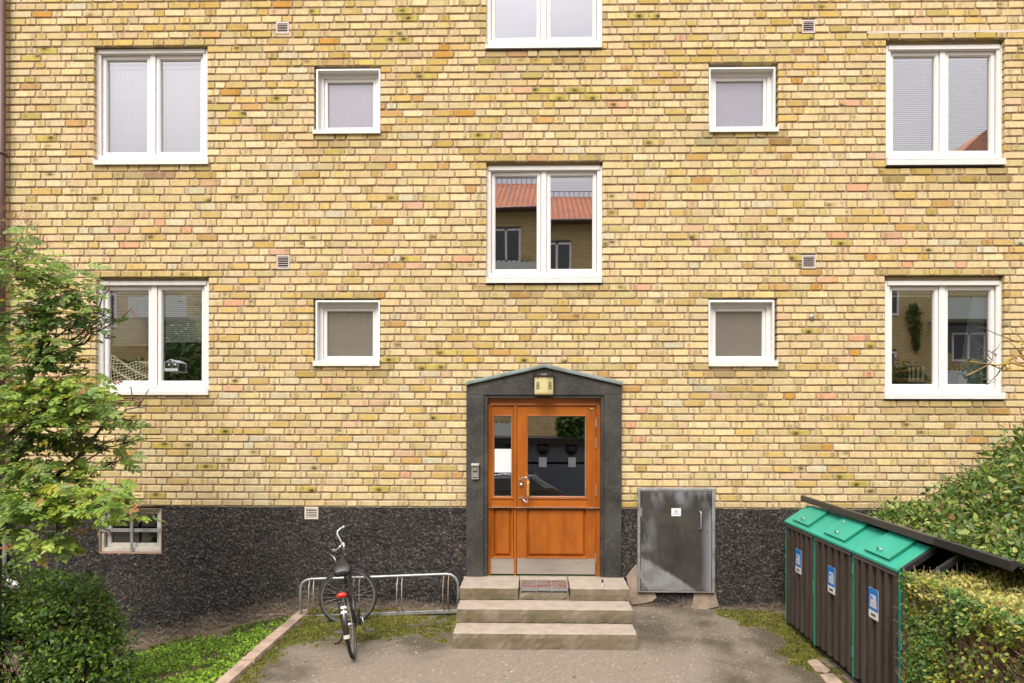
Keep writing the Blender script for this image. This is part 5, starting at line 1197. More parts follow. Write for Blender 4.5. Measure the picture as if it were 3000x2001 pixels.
m = MB(); p = A_(482, 1079, .040); q = A_(521, 1088, .040); m.box(p.x, q.x, .040, .045, q.z, p.z); m.box(p.x, q.x, .040, .13, q.z, q.z + .004); m.build('tray', 'acrylic', bf)
for u, v in ((495, 1069), (513, 1069), (506, 1059)): MB().disc(A_(u, v, .043), .013, (0, 1, 0), 12, .003).build('suction_cup', 'acrylic', bf)
# white picket ornament and pot plants on the sill inside the lower right window
f, pn, _ = WIN['LR']
pk = thing('picket_ornament', P(2682, 1125, .24), 'small white picket fence ornament on the sill inside the lower right window', 'ornament')
for u, vt in ((2664.5, 1075), (2675.5, 1073), (2689, 1075), (2704, 1073)):
    p = P(u - 3, vt, .24); q = P(u + 3, 1114, .24); w_ = (q.x - p.x); MB().prism([(p.x, q.z), (q.x, q.z), (q.x, p.z - w_ * .4), (q.x - w_ * .3, p.z), (p.x + w_ * .3, p.z), (p.x, p.z - w_ * .4)], .235, .245).build('picket', 'white', pk)
m = MB(); p = P(2660, 1108, .246); q = P(2708, 1112, .246); m.box(p.x, q.x, .246, .252, q.z - .03, q.z - .005); m.build('rail', 'white', pk)

# ================================================================== FOLIAGE TOOLS
def leaf_template(kind='ovate'):
    # 6 verts, 2 quads folded on the midrib, unit length along +Y, face +Z
    return np.array([[0, 0, 0], [-.30, .30, .07], [-.20, .72, .05], [0, 1, -.03], [.20, .72, .05], [.30, .30, .07]]), np.array([[0, 3, 2, 1], [0, 5, 4, 3]])
LV, LF = leaf_template()
def frames(dirs, nrm):
    y = dirs / np.linalg.norm(dirs, axis=1, keepdims=True); x = np.cross(y, nrm); x /= np.maximum(np.linalg.norm(x, axis=1, keepdims=True), 1e-6); z = np.cross(x, y); return x, y, z
def leaves(pos, dirs, nrm, size, cols, wid=1.0):
    x, y, z = frames(dirs, nrm); n = len(pos); s = size[:, None, None]
    V = pos[:, None, :] + s * (LV[None, :, 0, None] * wid * x[:, None, :] + LV[None, :, 1, None] * y[:, None, :] + LV[None, :, 2, None] * z[:, None, :])
    F = (LF[None] + (np.arange(n) * 6)[:, None, None]).reshape(-1, 4); return V.reshape(-1, 3), F, np.repeat(cols, 6, axis=0)
def rnd(n, a=-1, b=1): return NR.uniform(a, b, (n, 3))
def pick(n, pals, wts, jit=.15):
    p = np.array(pals); i = NR.choice(len(p), n, p=np.array(wts) / sum(wts)); return np.clip(p[i] * NR.uniform(1 - jit, 1 + jit, (n, 1)) * NR.uniform(.94, 1.06, (n, 3)), 0, 1)
GRN = [(.060, .125, .016), (.095, .185, .022), (.045, .090, .014), (.16, .25, .03), (.11, .20, .05)]

# ================================================================== ELDER TREE (left)
tree = thing('elder_tree', (-5.1, -2.3, -.5), 'green elder tree with compound leaves leaning in at the left edge', 'tree')
# blobs: u, v, ru, rv, Y, count, bright
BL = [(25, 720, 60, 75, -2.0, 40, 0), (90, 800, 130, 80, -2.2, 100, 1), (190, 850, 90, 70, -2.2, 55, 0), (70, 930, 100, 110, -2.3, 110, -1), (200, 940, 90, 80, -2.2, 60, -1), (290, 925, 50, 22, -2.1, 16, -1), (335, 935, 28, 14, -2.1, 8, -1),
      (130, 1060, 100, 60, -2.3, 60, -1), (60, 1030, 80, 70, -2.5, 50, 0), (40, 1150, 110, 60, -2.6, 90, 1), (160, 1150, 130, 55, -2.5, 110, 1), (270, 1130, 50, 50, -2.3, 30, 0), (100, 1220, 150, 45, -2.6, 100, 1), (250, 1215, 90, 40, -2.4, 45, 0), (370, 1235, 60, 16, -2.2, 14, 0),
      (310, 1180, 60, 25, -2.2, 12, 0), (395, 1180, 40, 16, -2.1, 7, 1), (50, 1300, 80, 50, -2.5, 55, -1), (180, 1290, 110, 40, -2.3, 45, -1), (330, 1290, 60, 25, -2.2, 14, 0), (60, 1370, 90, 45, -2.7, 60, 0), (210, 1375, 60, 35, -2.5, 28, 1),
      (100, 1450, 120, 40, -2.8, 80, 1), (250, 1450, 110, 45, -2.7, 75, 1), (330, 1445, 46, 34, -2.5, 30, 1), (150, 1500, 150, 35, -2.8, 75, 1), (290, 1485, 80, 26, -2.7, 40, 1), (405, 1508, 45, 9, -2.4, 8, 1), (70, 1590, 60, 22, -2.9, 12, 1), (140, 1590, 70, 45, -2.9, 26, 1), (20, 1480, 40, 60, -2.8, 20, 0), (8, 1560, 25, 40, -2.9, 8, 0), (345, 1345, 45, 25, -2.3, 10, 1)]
def compound(nl, seed):
    r = random.Random(seed); pts = []; Lr = 1.0
    k = (nl - 1) // 2
    for j in range(k):
        t = .38 + .30 * j
        for s in (-1, 1):
            a = s * math.radians(r.uniform(48, 68)); pts.append((0, t, 0, math.sin(a), math.cos(a), r.uniform(-.25, .05), r.uniform(.50, .62)))
    pts.append((0, .38 + .30 * (k - 1) + .22, 0, r.uniform(-.1, .1), 1, -.12, r.uniform(.6, .72)))
    V = []; F = []
    for i, (x, y, z, dx, dy, dz, s) in enumerate(pts):
        d = np.array([[dx, dy, dz]]); nrm = np.array([[r.uniform(-.3, .3), r.uniform(-.3, .3), 1.]]); v, f, _ = leaves(np.array([[x, y, z - .1 * y * y]]), d, nrm, np.array([s]), np.zeros((1, 3)), .92); V.append(v); F.append(f + 6 * i)
    V = np.concatenate(V); F = np.concatenate(F)
    # rachis
    n = len(V); rv = []
    for y in (0, .5, 1.0): rv += [(-.012, y, -.1 * y * y), (.012, y, -.1 * y * y)]
    V = np.concatenate([V, np.array(rv)]); F = np.concatenate([F, np.array([[n, n + 1, n + 3, n + 2], [n + 2, n + 3, n + 5, n + 4]])]); return V, F
CT = [compound(R.choice([5, 5, 7]), s) for s in range(6)]
cl = []; branch_pts = []
for (u, v, ru, rv_, Y, n, br) in BL:
    n = int(n * (1.45 if u < 230 else .85)); branch_pts.append((u, v, ru, rv_, Y))
    for _ in range(n):
        while True:
            a, b, c = R.gauss(0, .52), R.gauss(0, .52), R.gauss(0, .5)
            if a * a + b * b + c * c < 1.7: break
        p = P(u + a * ru, v + b * rv_, Y + c * .32); out_ = Vector((a + .35, c * .8 - .25, -.15 - .1 * b)).normalized()
        d = Vector((out_.x + R.uniform(-.7, .7), out_.y + R.uniform(-.7, .7), R.uniform(-.45, .15))).normalized()
        nrm = Vector((R.uniform(-.4, .4), R.uniform(-.9, -.1), R.uniform(.5, 1))).normalized()
        top = -b
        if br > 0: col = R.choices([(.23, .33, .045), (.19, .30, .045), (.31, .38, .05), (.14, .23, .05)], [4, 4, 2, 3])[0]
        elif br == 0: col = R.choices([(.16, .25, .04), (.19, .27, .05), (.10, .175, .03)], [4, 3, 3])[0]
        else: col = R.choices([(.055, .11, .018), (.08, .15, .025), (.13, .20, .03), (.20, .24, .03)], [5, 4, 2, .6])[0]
        if R.random() < .03: col = (.34, .30, .02)
        if R.random() < .012: col = (.30, .14, .05)
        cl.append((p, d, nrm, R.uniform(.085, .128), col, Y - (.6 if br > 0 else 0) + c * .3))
cl.sort(key=lambda t: t[5]); crV = []; crF = []; crC = []; nv = 0
crown = None
def mat_from(p, d, nrm, s):
    y = d; x = y.cross(nrm).normalized(); z = x.cross(y); return Matrix(((x.x * s, y.x * s, z.x * s, p.x), (x.y * s, y.y * s, z.y * s, p.y), (x.z * s, y.z * s, z.z * s, p.z), (0, 0, 0, 1)))
for i, (p, d, nrm, s, col, _) in enumerate(cl[300:]):
    V, F = CT[i % 6]; x, y, z = frames(np.array([d]), np.array([nrm])); W = np.array(p)[None] + s * (V[:, :1] * x + V[:, 1:2] * y + V[:, 2:3] * z)
    crV.append(W); crF.append(F + nv); nv += len(W); cc = np.tile(np.array(col) * R.uniform(.85, 1.15), (len(W), 1)); crC.append(cc)
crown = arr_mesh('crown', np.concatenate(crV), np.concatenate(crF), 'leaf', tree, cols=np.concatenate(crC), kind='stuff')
lib = {}
for i, (p, d, nrm, s, col, _) in enumerate(cl[:300]):
    key = (i % 6, col)
    if key not in lib:
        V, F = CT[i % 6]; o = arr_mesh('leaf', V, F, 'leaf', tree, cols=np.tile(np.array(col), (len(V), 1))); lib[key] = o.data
    else:
        o = bpy.data.objects.new('leaf', lib[key]); C.objects.link(o); setp(o, tree)
    o.matrix_basis = mat_from(p, d, nrm, s)
# trunk and branches
def curve_pts(a, b, k=8, sag=.1, jit=.03):
    pts = []
    for i in range(k + 1):
        t = i / k; p = a.lerp(b, t) + Vector((R.uniform(-jit, jit), R.uniform(-jit, jit), R.uniform(-jit, jit))) * (1 if 0 < i < k else 0) + Vector((0, 0, sag * math.sin(math.pi * t))); pts.append(p)
    return pts
root = Vector((-5.15, -2.3, -.6)); forks = [P(-40, 1420, -2.3), P(-30, 1150, -2.3), P(20, 1380, -2.4)]
tb = MB()
tb.tube([root, root.lerp(forks[0], .5) + Vector((.03, 0, 0)), forks[0], forks[1], P(-35, 950, -2.2), P(10, 800, -2.2)], [.08, .07, .055, .042, .026, .008], 8)
tb.tube([root + Vector((.1, -.1, 0)), P(-10, 1600, -2.5), forks[2], P(120, 1240, -2.35), P(180, 1120, -2.3)], [.05, .045, .036, .026, .014], 8)
tb.tube([forks[1], P(60, 1180, -2.3), P(110, 1060, -2.25), P(150, 900, -2.2)], [.035, .028, .02, .01], 7)
tb.tube([P(0, 1300, -2.4), P(120, 1200, -2.4), P(200, 1130, -2.35), P(260, 1090, -2.3)], [.03, .02, .014, .008], 6)
tb.tube([P(20, 1380, -2.4), P(160, 1400, -2.4), P(240, 1330, -2.35), P(300, 1250, -2.3), P(330, 1200, -2.25)], [.03, .024, .018, .012, .006], 6)
tb.build('trunk', 'bark', tree)
mb = MB(); mt_ = MB(); starts = [P(0, 1180, -2.3), P(40, 950, -2.2), P(120, 1240, -2.35), P(110, 1060, -2.25), P(160, 1400, -2.4), P(-10, 1450, -2.5), P(20, 1380, -2.4), P(50, 820, -2.2)]
for (u, v, ru, rv_, Y) in branch_pts:
    tgt = P(u + ru * .3, v, Y); s0 = min(starts, key=lambda s: (s - tgt).length); ps = curve_pts(s0, tgt, 7, R.uniform(-.06, .1)); mb.tube(ps, [.014 - .0012 * i for i in range(8)], 5)
    for _ in range(6):
        e = P(u + R.uniform(-1, 1) * ru, v + R.uniform(-1, 1) * rv_, Y + R.uniform(-.25, .25)); mt_.tube(curve_pts(ps[R.randint(3, 7)], e, 4, R.uniform(-.03, .05), .02), [.006, .005, .004, .003, .002], 4)
# long bare twigs seen in the photograph
for pts in ([(220, 925), (290, 915), (330, 935), (345, 942), (352, 950)], [(348, 942), (372, 915), (385, 905)], [(290, 905), (300, 870), (322, 845)], [(300, 870), (320, 850)], [(330, 935), (332, 905), (335, 888)], [(250, 1350), (320, 1310), (362, 1300), (372, 1275)], [(360, 1300), (420, 1285), (478, 1285)], [(330, 1235), (370, 1200), (405, 1193), (425, 1195)], [(405, 1193), (420, 1170), (436, 1140)], [(405, 1193), (410, 1175), (395, 1162)], [(350, 1525), (400, 1522), (440, 1510), (465, 1497)], [(190, 1530), (240, 1560), (300, 1545), (330, 1535)], [(240, 1560), (262, 1570)], [(310, 1180), (322, 1135)], [(390, 1180), (383, 1133)], [(430, 1530), (400, 1522)], [(290, 1545), (322, 1555), (328, 1572)]):
    mt_.tube([P(u, v, -2.15 + .02 * i) for i, (u, v) in enumerate(pts)], [.0075 * (1 - .6 * i / len(pts)) for i in range(len(pts))], 5)
mb.build('branch', 'bark', tree); mt_.build('twigs', 'twig', tree, kind='stuff')
m = MB(); m.tube([P(u, v, -2.5) for u, v in ((180, 1525), (215, 1550), (240, 1563), (262, 1548), (300, 1545), (345, 1522))], .009, 6); m.build('branch', 'lichen', tree)
# reddish withered flower heads
m = MB()
for (u, v) in ((20, 660), (45, 690), (12, 720), (100, 700), (60, 735), (110, 745), (75, 640), (225, 770), (310, 850), (395, 915), (30, 640), (15, 600), (90, 660), (130, 720)):
    for _ in range(14):
        p = P(u + R.gauss(0, 16), v + R.gauss(0, 12), -2.2 + R.gauss(0, .05)); q = P(u, v + 22, -2.2); m.tube([q.lerp(p, .5), p], .0016, 3, caps=False); m.sphere(p, .005, 5, 3)
MAT['umbel'] = M('reddish_umbel_stalk', (.26, .10, .055), .8, var=.3); m.build('flower_heads', 'umbel', tree, kind='stuff')

# ================================================================== generic leafy mass
def mass(name, ells, n, size, pals, wts, label, cat, twig=None, up=.6, shell=.55, ntw=120, lay=None, holes_=0.0):
    """ells: (cx, cy, cz, rx, ry, rz)"""
    o = thing(name, (ells[0][0], ells[0][1], 0), label, cat); vol = np.array([e[3] * e[4] + e[4] * e[5] + e[3] * e[5] for e in ells]); pr = vol / vol.sum(); E = np.array(ells)
    k = NR.choice(len(E), n, p=pr); d = NR.normal(size=(n, 3)); d /= np.linalg.norm(d, axis=1, keepdims=True); r = NR.uniform(shell, 1.0, (n, 1)) ** .6
    bump_ = 1 + .40 * (fbm(d[:, 0] * 2 + k * 7, d[:, 2] * 2 + d[:, 1] * 2, 2.2, 3, 3) - .5)[:, None] * 2
    pos = E[k, :3] + d * E[k, 3:] * r * bump_
    ok = pos[:, 2] > np.asarray(gz(pos[:, 0], pos[:, 1])) + .01
    if holes_:
        ok &= (vn(pos[:, 0] * 1.0 + pos[:, 1] * .7, pos[:, 2], 4.5, 5) > holes_) | (r[:, 0] < .8)
    pos, d, k = pos[ok], d[ok], k[ok]; n = len(pos)
    dirs = d * .6 + rnd(n) * .8 + np.array([0, 0, -.15]); nrm = d * .7 + np.array([0, -.15, up]) + rnd(n) * .55
    cols = pick(n, pals, wts, .2); clump = .95 + .75 * fbm(pos[:, 0] + pos[:, 1], pos[:, 2], 3.5, 3, 8); cols = cols * clump[:, None]
    V, F, c = leaves(pos, dirs, nrm, size * NR.lognormal(0, .3, n), cols, .95)
    arr_mesh('foliage', V, F, 'leaf', o, cols=c, kind='stuff')
    m = MB()
    for i in range(ntw):
        e = ells[R.randrange(len(ells))]; a = Vector((e[0] + R.uniform(-.5, .5) * e[3], e[1] + R.uniform(-.5, .5) * e[4], max(gzf(e[0], e[1]), e[2] - e[5] * .9)))
        dd = Vector((R.gauss(0, 1), R.gauss(0, 1), R.gauss(.3, 1))).normalized(); b = Vector((e[0] + dd.x * e[3] * .97, e[1] + dd.y * e[4] * .97, e[2] + dd.z * e[5] * .97)); b.z = max(b.z, a.z + .05)
        m.tube(curve_pts(a, b, 4, .05, .03), [.008, .006, .005, .0035, .002], 4, caps=False)
    m.build('stems', twig or 'twig', o, kind='stuff'); return o
# rose bush lower left
def WP(u, v, y): p = P(u, v, y); return p
rb = mass('rose_bush', [(*WP(60, 1900, -2.0), .75, .55, .62), (*WP(210, 1850, -2.1), .52, .45, .50), (*WP(120, 1770, -1.9), .55, .45, .32), (*WP(240, 1960, -2.2), .45, .4, .40), (*WP(-60, 1800, -2.0), .6, .5, .6), (*WP(280, 1800, -2.0), .22, .2, .28)],
          26000, .038, [(.055, .105, .013), (.034, .070, .010), (.10, .175, .016), (.04, .09, .024), (.16, .25, .02)], [4, 4, 2.5, 2, 1.2], 'dark green dense rose bush with red hips at the lower left corner', 'bush', ntw=160, holes_=.25)
MAT['hip'] = M('red_rose_hip', (.36, .05, .015), .35, var=.1)
m = MB()
for (u, v) in ((98, 1806), (120, 1764), (183, 1842), (206, 1848), (164, 1878), (365, 1752), (10, 1940), (157, 1964), (310, 1797), (228, 1794), (170, 1850), (55, 1880), (290, 1760), (216, 1960), (130, 1965), (320, 1735)):
    m.sphere(P(u, v, -2.52), .0065, 6, 4)
m.build('rose_hips', 'hip', rb, kind='stuff')
# hedge at the right, trimmed box shape
def hedge(name, x0, x1, y0, y1, zt, n, label):
    o = thing(name, ((x0 + x1) / 2, (y0 + y1) / 2, 0), label, 'hedge'); V = []; F = []; Cc = []; nv = 0
    def emit(pos, nout, n, cols, size):
        nonlocal nv
        dirs = rnd(n) + nout * .35; nrm = nout * .9 + rnd(n) * .7 + np.array([0, -.1, .35]); v, f, c = leaves(pos, dirs, nrm, size * .80, cols, 1.25); V.append(v); F.append(f + nv); Cc.append(c); nv += len(v)
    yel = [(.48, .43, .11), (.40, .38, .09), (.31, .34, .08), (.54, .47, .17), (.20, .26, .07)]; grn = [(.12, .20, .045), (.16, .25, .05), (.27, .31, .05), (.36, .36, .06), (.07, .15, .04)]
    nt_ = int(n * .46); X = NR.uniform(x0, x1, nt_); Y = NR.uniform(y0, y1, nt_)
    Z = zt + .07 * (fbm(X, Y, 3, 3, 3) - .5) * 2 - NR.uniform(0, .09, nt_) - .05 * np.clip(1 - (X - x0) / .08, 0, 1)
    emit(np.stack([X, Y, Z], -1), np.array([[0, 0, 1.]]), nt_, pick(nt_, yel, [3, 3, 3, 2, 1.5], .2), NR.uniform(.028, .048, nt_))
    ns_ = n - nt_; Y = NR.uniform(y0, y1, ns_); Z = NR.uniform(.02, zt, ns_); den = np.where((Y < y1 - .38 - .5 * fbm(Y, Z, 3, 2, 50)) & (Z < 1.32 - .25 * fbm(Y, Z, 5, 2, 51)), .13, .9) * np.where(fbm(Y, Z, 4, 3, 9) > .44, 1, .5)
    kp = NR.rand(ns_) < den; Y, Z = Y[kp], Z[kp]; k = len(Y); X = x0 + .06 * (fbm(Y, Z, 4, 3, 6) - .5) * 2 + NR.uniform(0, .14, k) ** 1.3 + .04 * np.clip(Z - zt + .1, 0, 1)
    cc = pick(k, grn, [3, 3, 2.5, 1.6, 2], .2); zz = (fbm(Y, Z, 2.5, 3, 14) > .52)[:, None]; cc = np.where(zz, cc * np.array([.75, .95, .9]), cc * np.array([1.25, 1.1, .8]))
    emit(np.stack([X, Y, Z], -1), np.array([[-1., 0, .2]]), k, cc, NR.uniform(.026, .046, k))
    n3 = int(n * .14); Xe = NR.uniform(x0, x1, n3); Ze = NR.uniform(.2, zt, n3); emit(np.stack([Xe, y1 - NR.uniform(0, .1, n3), Ze], -1), np.array([[0, 1., 0]]), n3, pick(n3, grn, [3, 3, 2, 1, 2], .2), NR.uniform(.028, .045, n3))
    n4 = int(n * .14); Xe = NR.uniform(x0, x1, n4); Ze = NR.uniform(.02, zt, n4); emit(np.stack([Xe, y0 + NR.uniform(-.02, .1, n4), Ze], -1), np.array([[0, -1., 0]]), n4, pick(n4, grn, [3, 3, 2, 1, 2], .2), NR.uniform(.028, .045, n4))
    arr_mesh('foliage', np.concatenate(V), np.concatenate(F), 'leaf', o, cols=np.concatenate(Cc), kind='stuff')
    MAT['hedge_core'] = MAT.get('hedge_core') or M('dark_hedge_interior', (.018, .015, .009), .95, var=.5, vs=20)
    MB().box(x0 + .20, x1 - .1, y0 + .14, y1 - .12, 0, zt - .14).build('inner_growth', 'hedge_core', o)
    m = MB()
    for i in range(2600):
        y = R.uniform(y0, y1); z = R.uniform(.02, zt - .08); a = Vector((x0 + R.uniform(.12, .24), y + R.uniform(-.1, .1), max(0, z - R.uniform(.05, .3)))); b = Vector((x0 + R.uniform(-.015, .06), y + R.uniform(-.16, .16), z + R.uniform(-.03, .12)))
        m.tube([a, a.lerp(b, .5) + Vector((R.uniform(-.03, .03), R.uniform(-.03, .03), R.uniform(-.03, .03))), b], [.0062, .0045, .002], 3, caps=False)
    for i in range(500):
        x = R.uniform(x0, x0 + 1.2); y = R.uniform(y0, y1); b = Vector((x + R.uniform(-.04, .04), y + R.uniform(-.04, .04), zt + R.uniform(-.03, .07))); m.tube([Vector((x, y, zt - .14)), b], [.004, .0018], 3, caps=False)
    m.build('twigs', 'hedge_twig', o, kind='stuff'); return o
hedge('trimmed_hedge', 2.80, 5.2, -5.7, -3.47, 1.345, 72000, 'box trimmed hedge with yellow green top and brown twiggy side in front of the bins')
# shrub bank behind the bins
def E(u, v, y, rx, ry, rz): return (*P(u, v, y), rx, ry, rz)
shr = [E(2960, 1530, -1.4, .75, .8, .62), E(2820, 1578, -1.6, .7, .8, .43), E(2700, 1570, -1.3, .55, .6, .36), E(3060, 1480, -1.2, .6, .6, .46), E(3000, 1690, -3.2, .45, .4, .22), E(2950, 1620, -2.3, .8, .6, .38), E(3080, 1700, -2.9, .7, .6, .45), E(2860, 1650, -2.2, .5, .5, .3), E(2640, 1540, -.9, .38, .4, .26), E(3200, 1500, -2, 1, 1, .9)]
sb = mass('shrub_bank', shr, 30000, .048, [(.085, .145, .02), (.042, .085, .014), (.15, .20, .03), (.10, .155, .05), (.18, .12, .05), (.25, .26, .06)], [4, 4.5, 2.5, 2, 1, 1.6], 'broad mound of leafy green shrubs and ivy between the bins and the wall', 'shrub', ntw=200, twig='twig', shell=.5, holes_=.22)
sb2 = mass('wall_shrub', [E(2975, 1375, -.7, .42, .4, .26), E(2920, 1420, -.7, .38, .35, .2), E(2830, 1450, -.65, .34, .3, .16), E(3060, 1340, -.7, .5, .4, .4)], 2600, .06, [(.06, .115, .02), (.045, .085, .015), (.10, .155, .03), (.14, .12, .03)], [4, 4, 2, 1], 'darker pointed leaf shrub climbing behind the bank at the right edge', 'shrub', ntw=60, shell=.3)
m = MB()
for pts in ([(2780, 1470), (2800, 1420), (2830, 1385), (2870, 1360)], [(2850, 1400), (2890, 1380), (2930, 1360)], [(2600, 1500), (2580, 1490), (2565, 1478)], [(2690, 1480), (2730, 1450), (2760, 1400)]):
    m.tube([P(u, v, -.8) for u, v in pts], .004, 4)
m.build('stems', 'twig', sb2, kind='stuff')
pos = []; 
for (u0, v0, u1, v1, n) in ((2780, 1470, 2870, 1360, 40), (2850, 1400, 2930, 1360, 26), (2690, 1480, 2760, 1400, 16), (2910, 1330, 2930, 1345, 8)):
    for i in range(n): t = R.random(); pos.append(tuple(P(u0 + (u1 - u0) * t + R.gauss(0, 9), v0 + (v1 - v0) * t + R.gauss(0, 7), -.8 + R.gauss(0, .04))))
pos = np.array(pos); n = len(pos); V, F, c = leaves(pos, rnd(n) + np.array([-.4, 0, .1]), rnd(n) * .6 + np.array([0, -.6, .7]), NR.uniform(.05, .085, n), pick(n, [(.06, .12, .02), (.10, .16, .03), (.05, .09, .015)], [3, 2, 2]), .8); arr_mesh('shoot_leaves', V, F, 'leaf', sb2, cols=c, kind='stuff')

# lichen covered bare branch at the right edge
lb_ = thing('lichen_branch', P(3060, 1120, -1.2), 'bare twiggy branch with yellow lichen in front of the lower right window', 'branch')
m = MB(); m2 = MB(); YL = -1.2
def bt(mb_, pts, r0, r1=.0015): mb_.tube([P(u, v, YL + .03 * math.sin(i * 2 + u)) for i, (u, v) in enumerate(pts)], [r0 + (r1 - r0) * i / (len(pts) - 1) for i in range(len(pts))], 6)
_bt = bt
def bt(a_, b_, r0, r1=.0015): _bt(a_, b_, r0 * 1.5, r1 * 1.5)
bt(m, [(3120, 1075), (3020, 1078), (2965, 1063), (2920, 1070), (2875, 1064), (2840, 1058)], .011, .003)
bt(m, [(3100, 1030), (3000, 1052), (2985, 1040), (2960, 1050), (2930, 1080), (2905, 1070)], .010, .004)
bt(m, [(2905, 1060), (2890, 1072), (2858, 1088), (2832, 1101)], .006, .003); bt(m, [(3100, 1078), (3000, 1083), (2945, 1085), (2925, 1078)], .008, .003)
bt(m, [(3060, 1010), (3000, 998), (2985, 1003)], .008, .003); bt(m, [(2935, 1082), (2945, 1060), (2955, 1045)], .005, .002); bt(m, [(2950, 1085), (2945, 1070), (2960, 1058)], .006, .002)
for _ in range(26):
    u, v = R.choice([(2950, 1062), (2965, 1066), (2940, 1075), (2990, 1035), (2990, 1000), (2900, 1055)]); a = P(u + R.gauss(0, 10), v + R.gauss(0, 7), YL); m.tube([a, a + Vector((R.uniform(-.05, .05), R.uniform(-.02, .02), R.uniform(-.02, .06)))], [.008, .003], 5)
m.build('lichened_branch', 'lichen', lb_)
for pts, r in (([(3010, 1003), (2970, 998), (2915, 977), (2884, 961), (2866, 960)], .004), ([(2920, 1040), (2900, 1030), (2877, 1018), (2855, 998), (2849, 992)], .004), ([(2905, 1055), (2890, 1035), (2908, 1040)], .003), ([(2870, 1022), (2852, 1020)], .0025), ([(2906, 1056), (2910, 1035), (2907, 1025)], .003), ([(2910, 1030), (2925, 1018), (2931, 1002)], .003),
               ([(2860, 1084), (2846, 1080), (2840, 1060), (2832, 1047), (2808, 1050)], .004), ([(2930, 1085), (2920, 1100), (2905, 1115), (2888, 1128)], .005), ([(2905, 1115), (2885, 1109), (2868, 1106)], .002), ([(2890, 1127), (2915, 1118), (2918, 1110)], .002), ([(3000, 1050), (2985, 1030), (2968, 1010), (2955, 1002)], .004), ([(3000, 1000), (2985, 985), (2968, 975), (2958, 962)], .003), ([(2900, 1058), (2885, 1050), (2873, 1043)], .003), ([(2885, 1063), (2868, 1058)], .003)): bt(m2, pts, r)
m2.build('twigs', 'twig', lb_)

# ================================================================== LAWN, MOSS, FALLEN LEAVES
n = 26000; X = NR.uniform(-6.6, KX0 - .01, n); Y = NR.uniform(-3.2, -.02, n); edge_ = -.30 - .12 * (fbm(X, X * .3, 2.5, 3, 4) - .5) * 2 + np.clip((X + 3.6) * .35, 0, .22)
kp = (Y < edge_) & (fbm(X, Y, 3, 3, 19) > .36); X, Y = X[kp], Y[kp]; n = len(X); Z = gz(X, Y) + .03 * (fbm(X, Y, 3, 3, 6) - .5) + NR.uniform(0, .045, n)
dr = rnd(n) * np.array([1, 1, .3]) + np.array([0, 0, .25]); V, F, c = leaves(np.stack([X, Y, Z], -1), dr, rnd(n) * .6 + np.array([0, -.3, 1.]), NR.uniform(.018, .038, n), pick(n, [(.14, .26, .018), (.20, .34, .02), (.09, .18, .012), (.25, .35, .04)], [4, 3, 3, .8]) * (.8 + .6 * fbm(X, Y, 4, 3, 2))[:, None], 1.3)
lawn = arr_mesh('lawn', V, F, 'grass', None, cols=c, kind='stuff'); tag(lawn, 'bright green low clover and grass on the slope beside the kerb', 'grass')
n = 9000; X = NR.uniform(-6.6, KX0, n); Y = NR.uniform(-3.2, -.25, n); Z = gz(X, Y); 
dr = rnd(n) * np.array([.5, .5, .2]) + np.array([0, 0, 1.]); V, F, c = leaves(np.stack([X, Y, Z], -1), dr, rnd(n) + np.array([0, -1, .2]), NR.uniform(.03, .07, n), pick(n, [(.10, .18, .02), (.15, .22, .04), (.07, .12, .02)], [3, 2, 2]), .18)
gb = arr_mesh('grass_blades', V, F, 'grass', None, cols=c, kind='stuff'); tag(gb, 'thin grass blades sticking up from the sloping lawn', 'grass')
n = 90000; X = NR.uniform(KX1, 3.3, n); Y = NR.uniform(-2.4, -.02, n); mm = mossf(X, Y); kp = (mm > .5) & (NR.rand(n) < mm * .8) & ~((X > -.95) & (X < 1.2)); X, Y = X[kp], Y[kp]; n = len(X)
Z = aspz(X, Y); V, F, c = leaves(np.stack([X, Y, Z], -1), rnd(n) + np.array([0, 0, .6]), rnd(n) + np.array([0, -.4, .8]), NR.uniform(.008, .02, n), pick(n, [(.075, .08, .010), (.14, .115, .012), (.045, .05, .010), (.075, .125, .010)], [4, 2.5, 4, 1.2], .25), 1.3)
mo = arr_mesh('moss', V, F, 'grass', None, cols=c, kind='stuff'); tag(mo, 'yellow green moss cushions growing over the asphalt near the wall', 'moss')
n = 5200; X = NR.uniform(KX1, 3.2, n); Y = NR.uniform(-3.0, -.06, n); kp = ~((X > -1.0) & (X < 1.3) & (Y > -1.5)); X, Y = X[kp], Y[kp]; n = len(X); Z = aspz(X, Y); s_ = NR.lognormal(-5.35, .42, n)[:, None, None]
tv = np.array([[1, 0, 0], [-.5, .85, 0], [-.5, -.85, 0], [.1, 0, .8]]); an = NR.uniform(0, 6.28, n); ca, sa = np.cos(an), np.sin(an); rot = np.stack([np.stack([ca, -sa, 0 * ca], -1), np.stack([sa, ca, 0 * ca], -1), np.stack([0 * ca, 0 * ca, 1 + 0 * ca], -1)], 1)
V = np.stack([X, Y, Z], -1)[:, None] + s_ * np.einsum('nij,kj->nki', rot, tv * np.array([1, .8, 1])); F = (np.array([[0, 1, 3], [1, 2, 3], [2, 0, 3]])[None] + (np.arange(n) * 4)[:, None, None]).reshape(-1, 3)
gr = arr_mesh('grit', V.reshape(-1, 3), F, 'grass', None, cols=np.repeat(pick(n, [(.34, .29, .23), (.09, .075, .055), (.22, .18, .13), (.45, .41, .35)], [3, 3, 3, 1], .2), 4, axis=0), kind='stuff'); tag(gr, 'fine loose grit scattered over the old asphalt', 'grit')
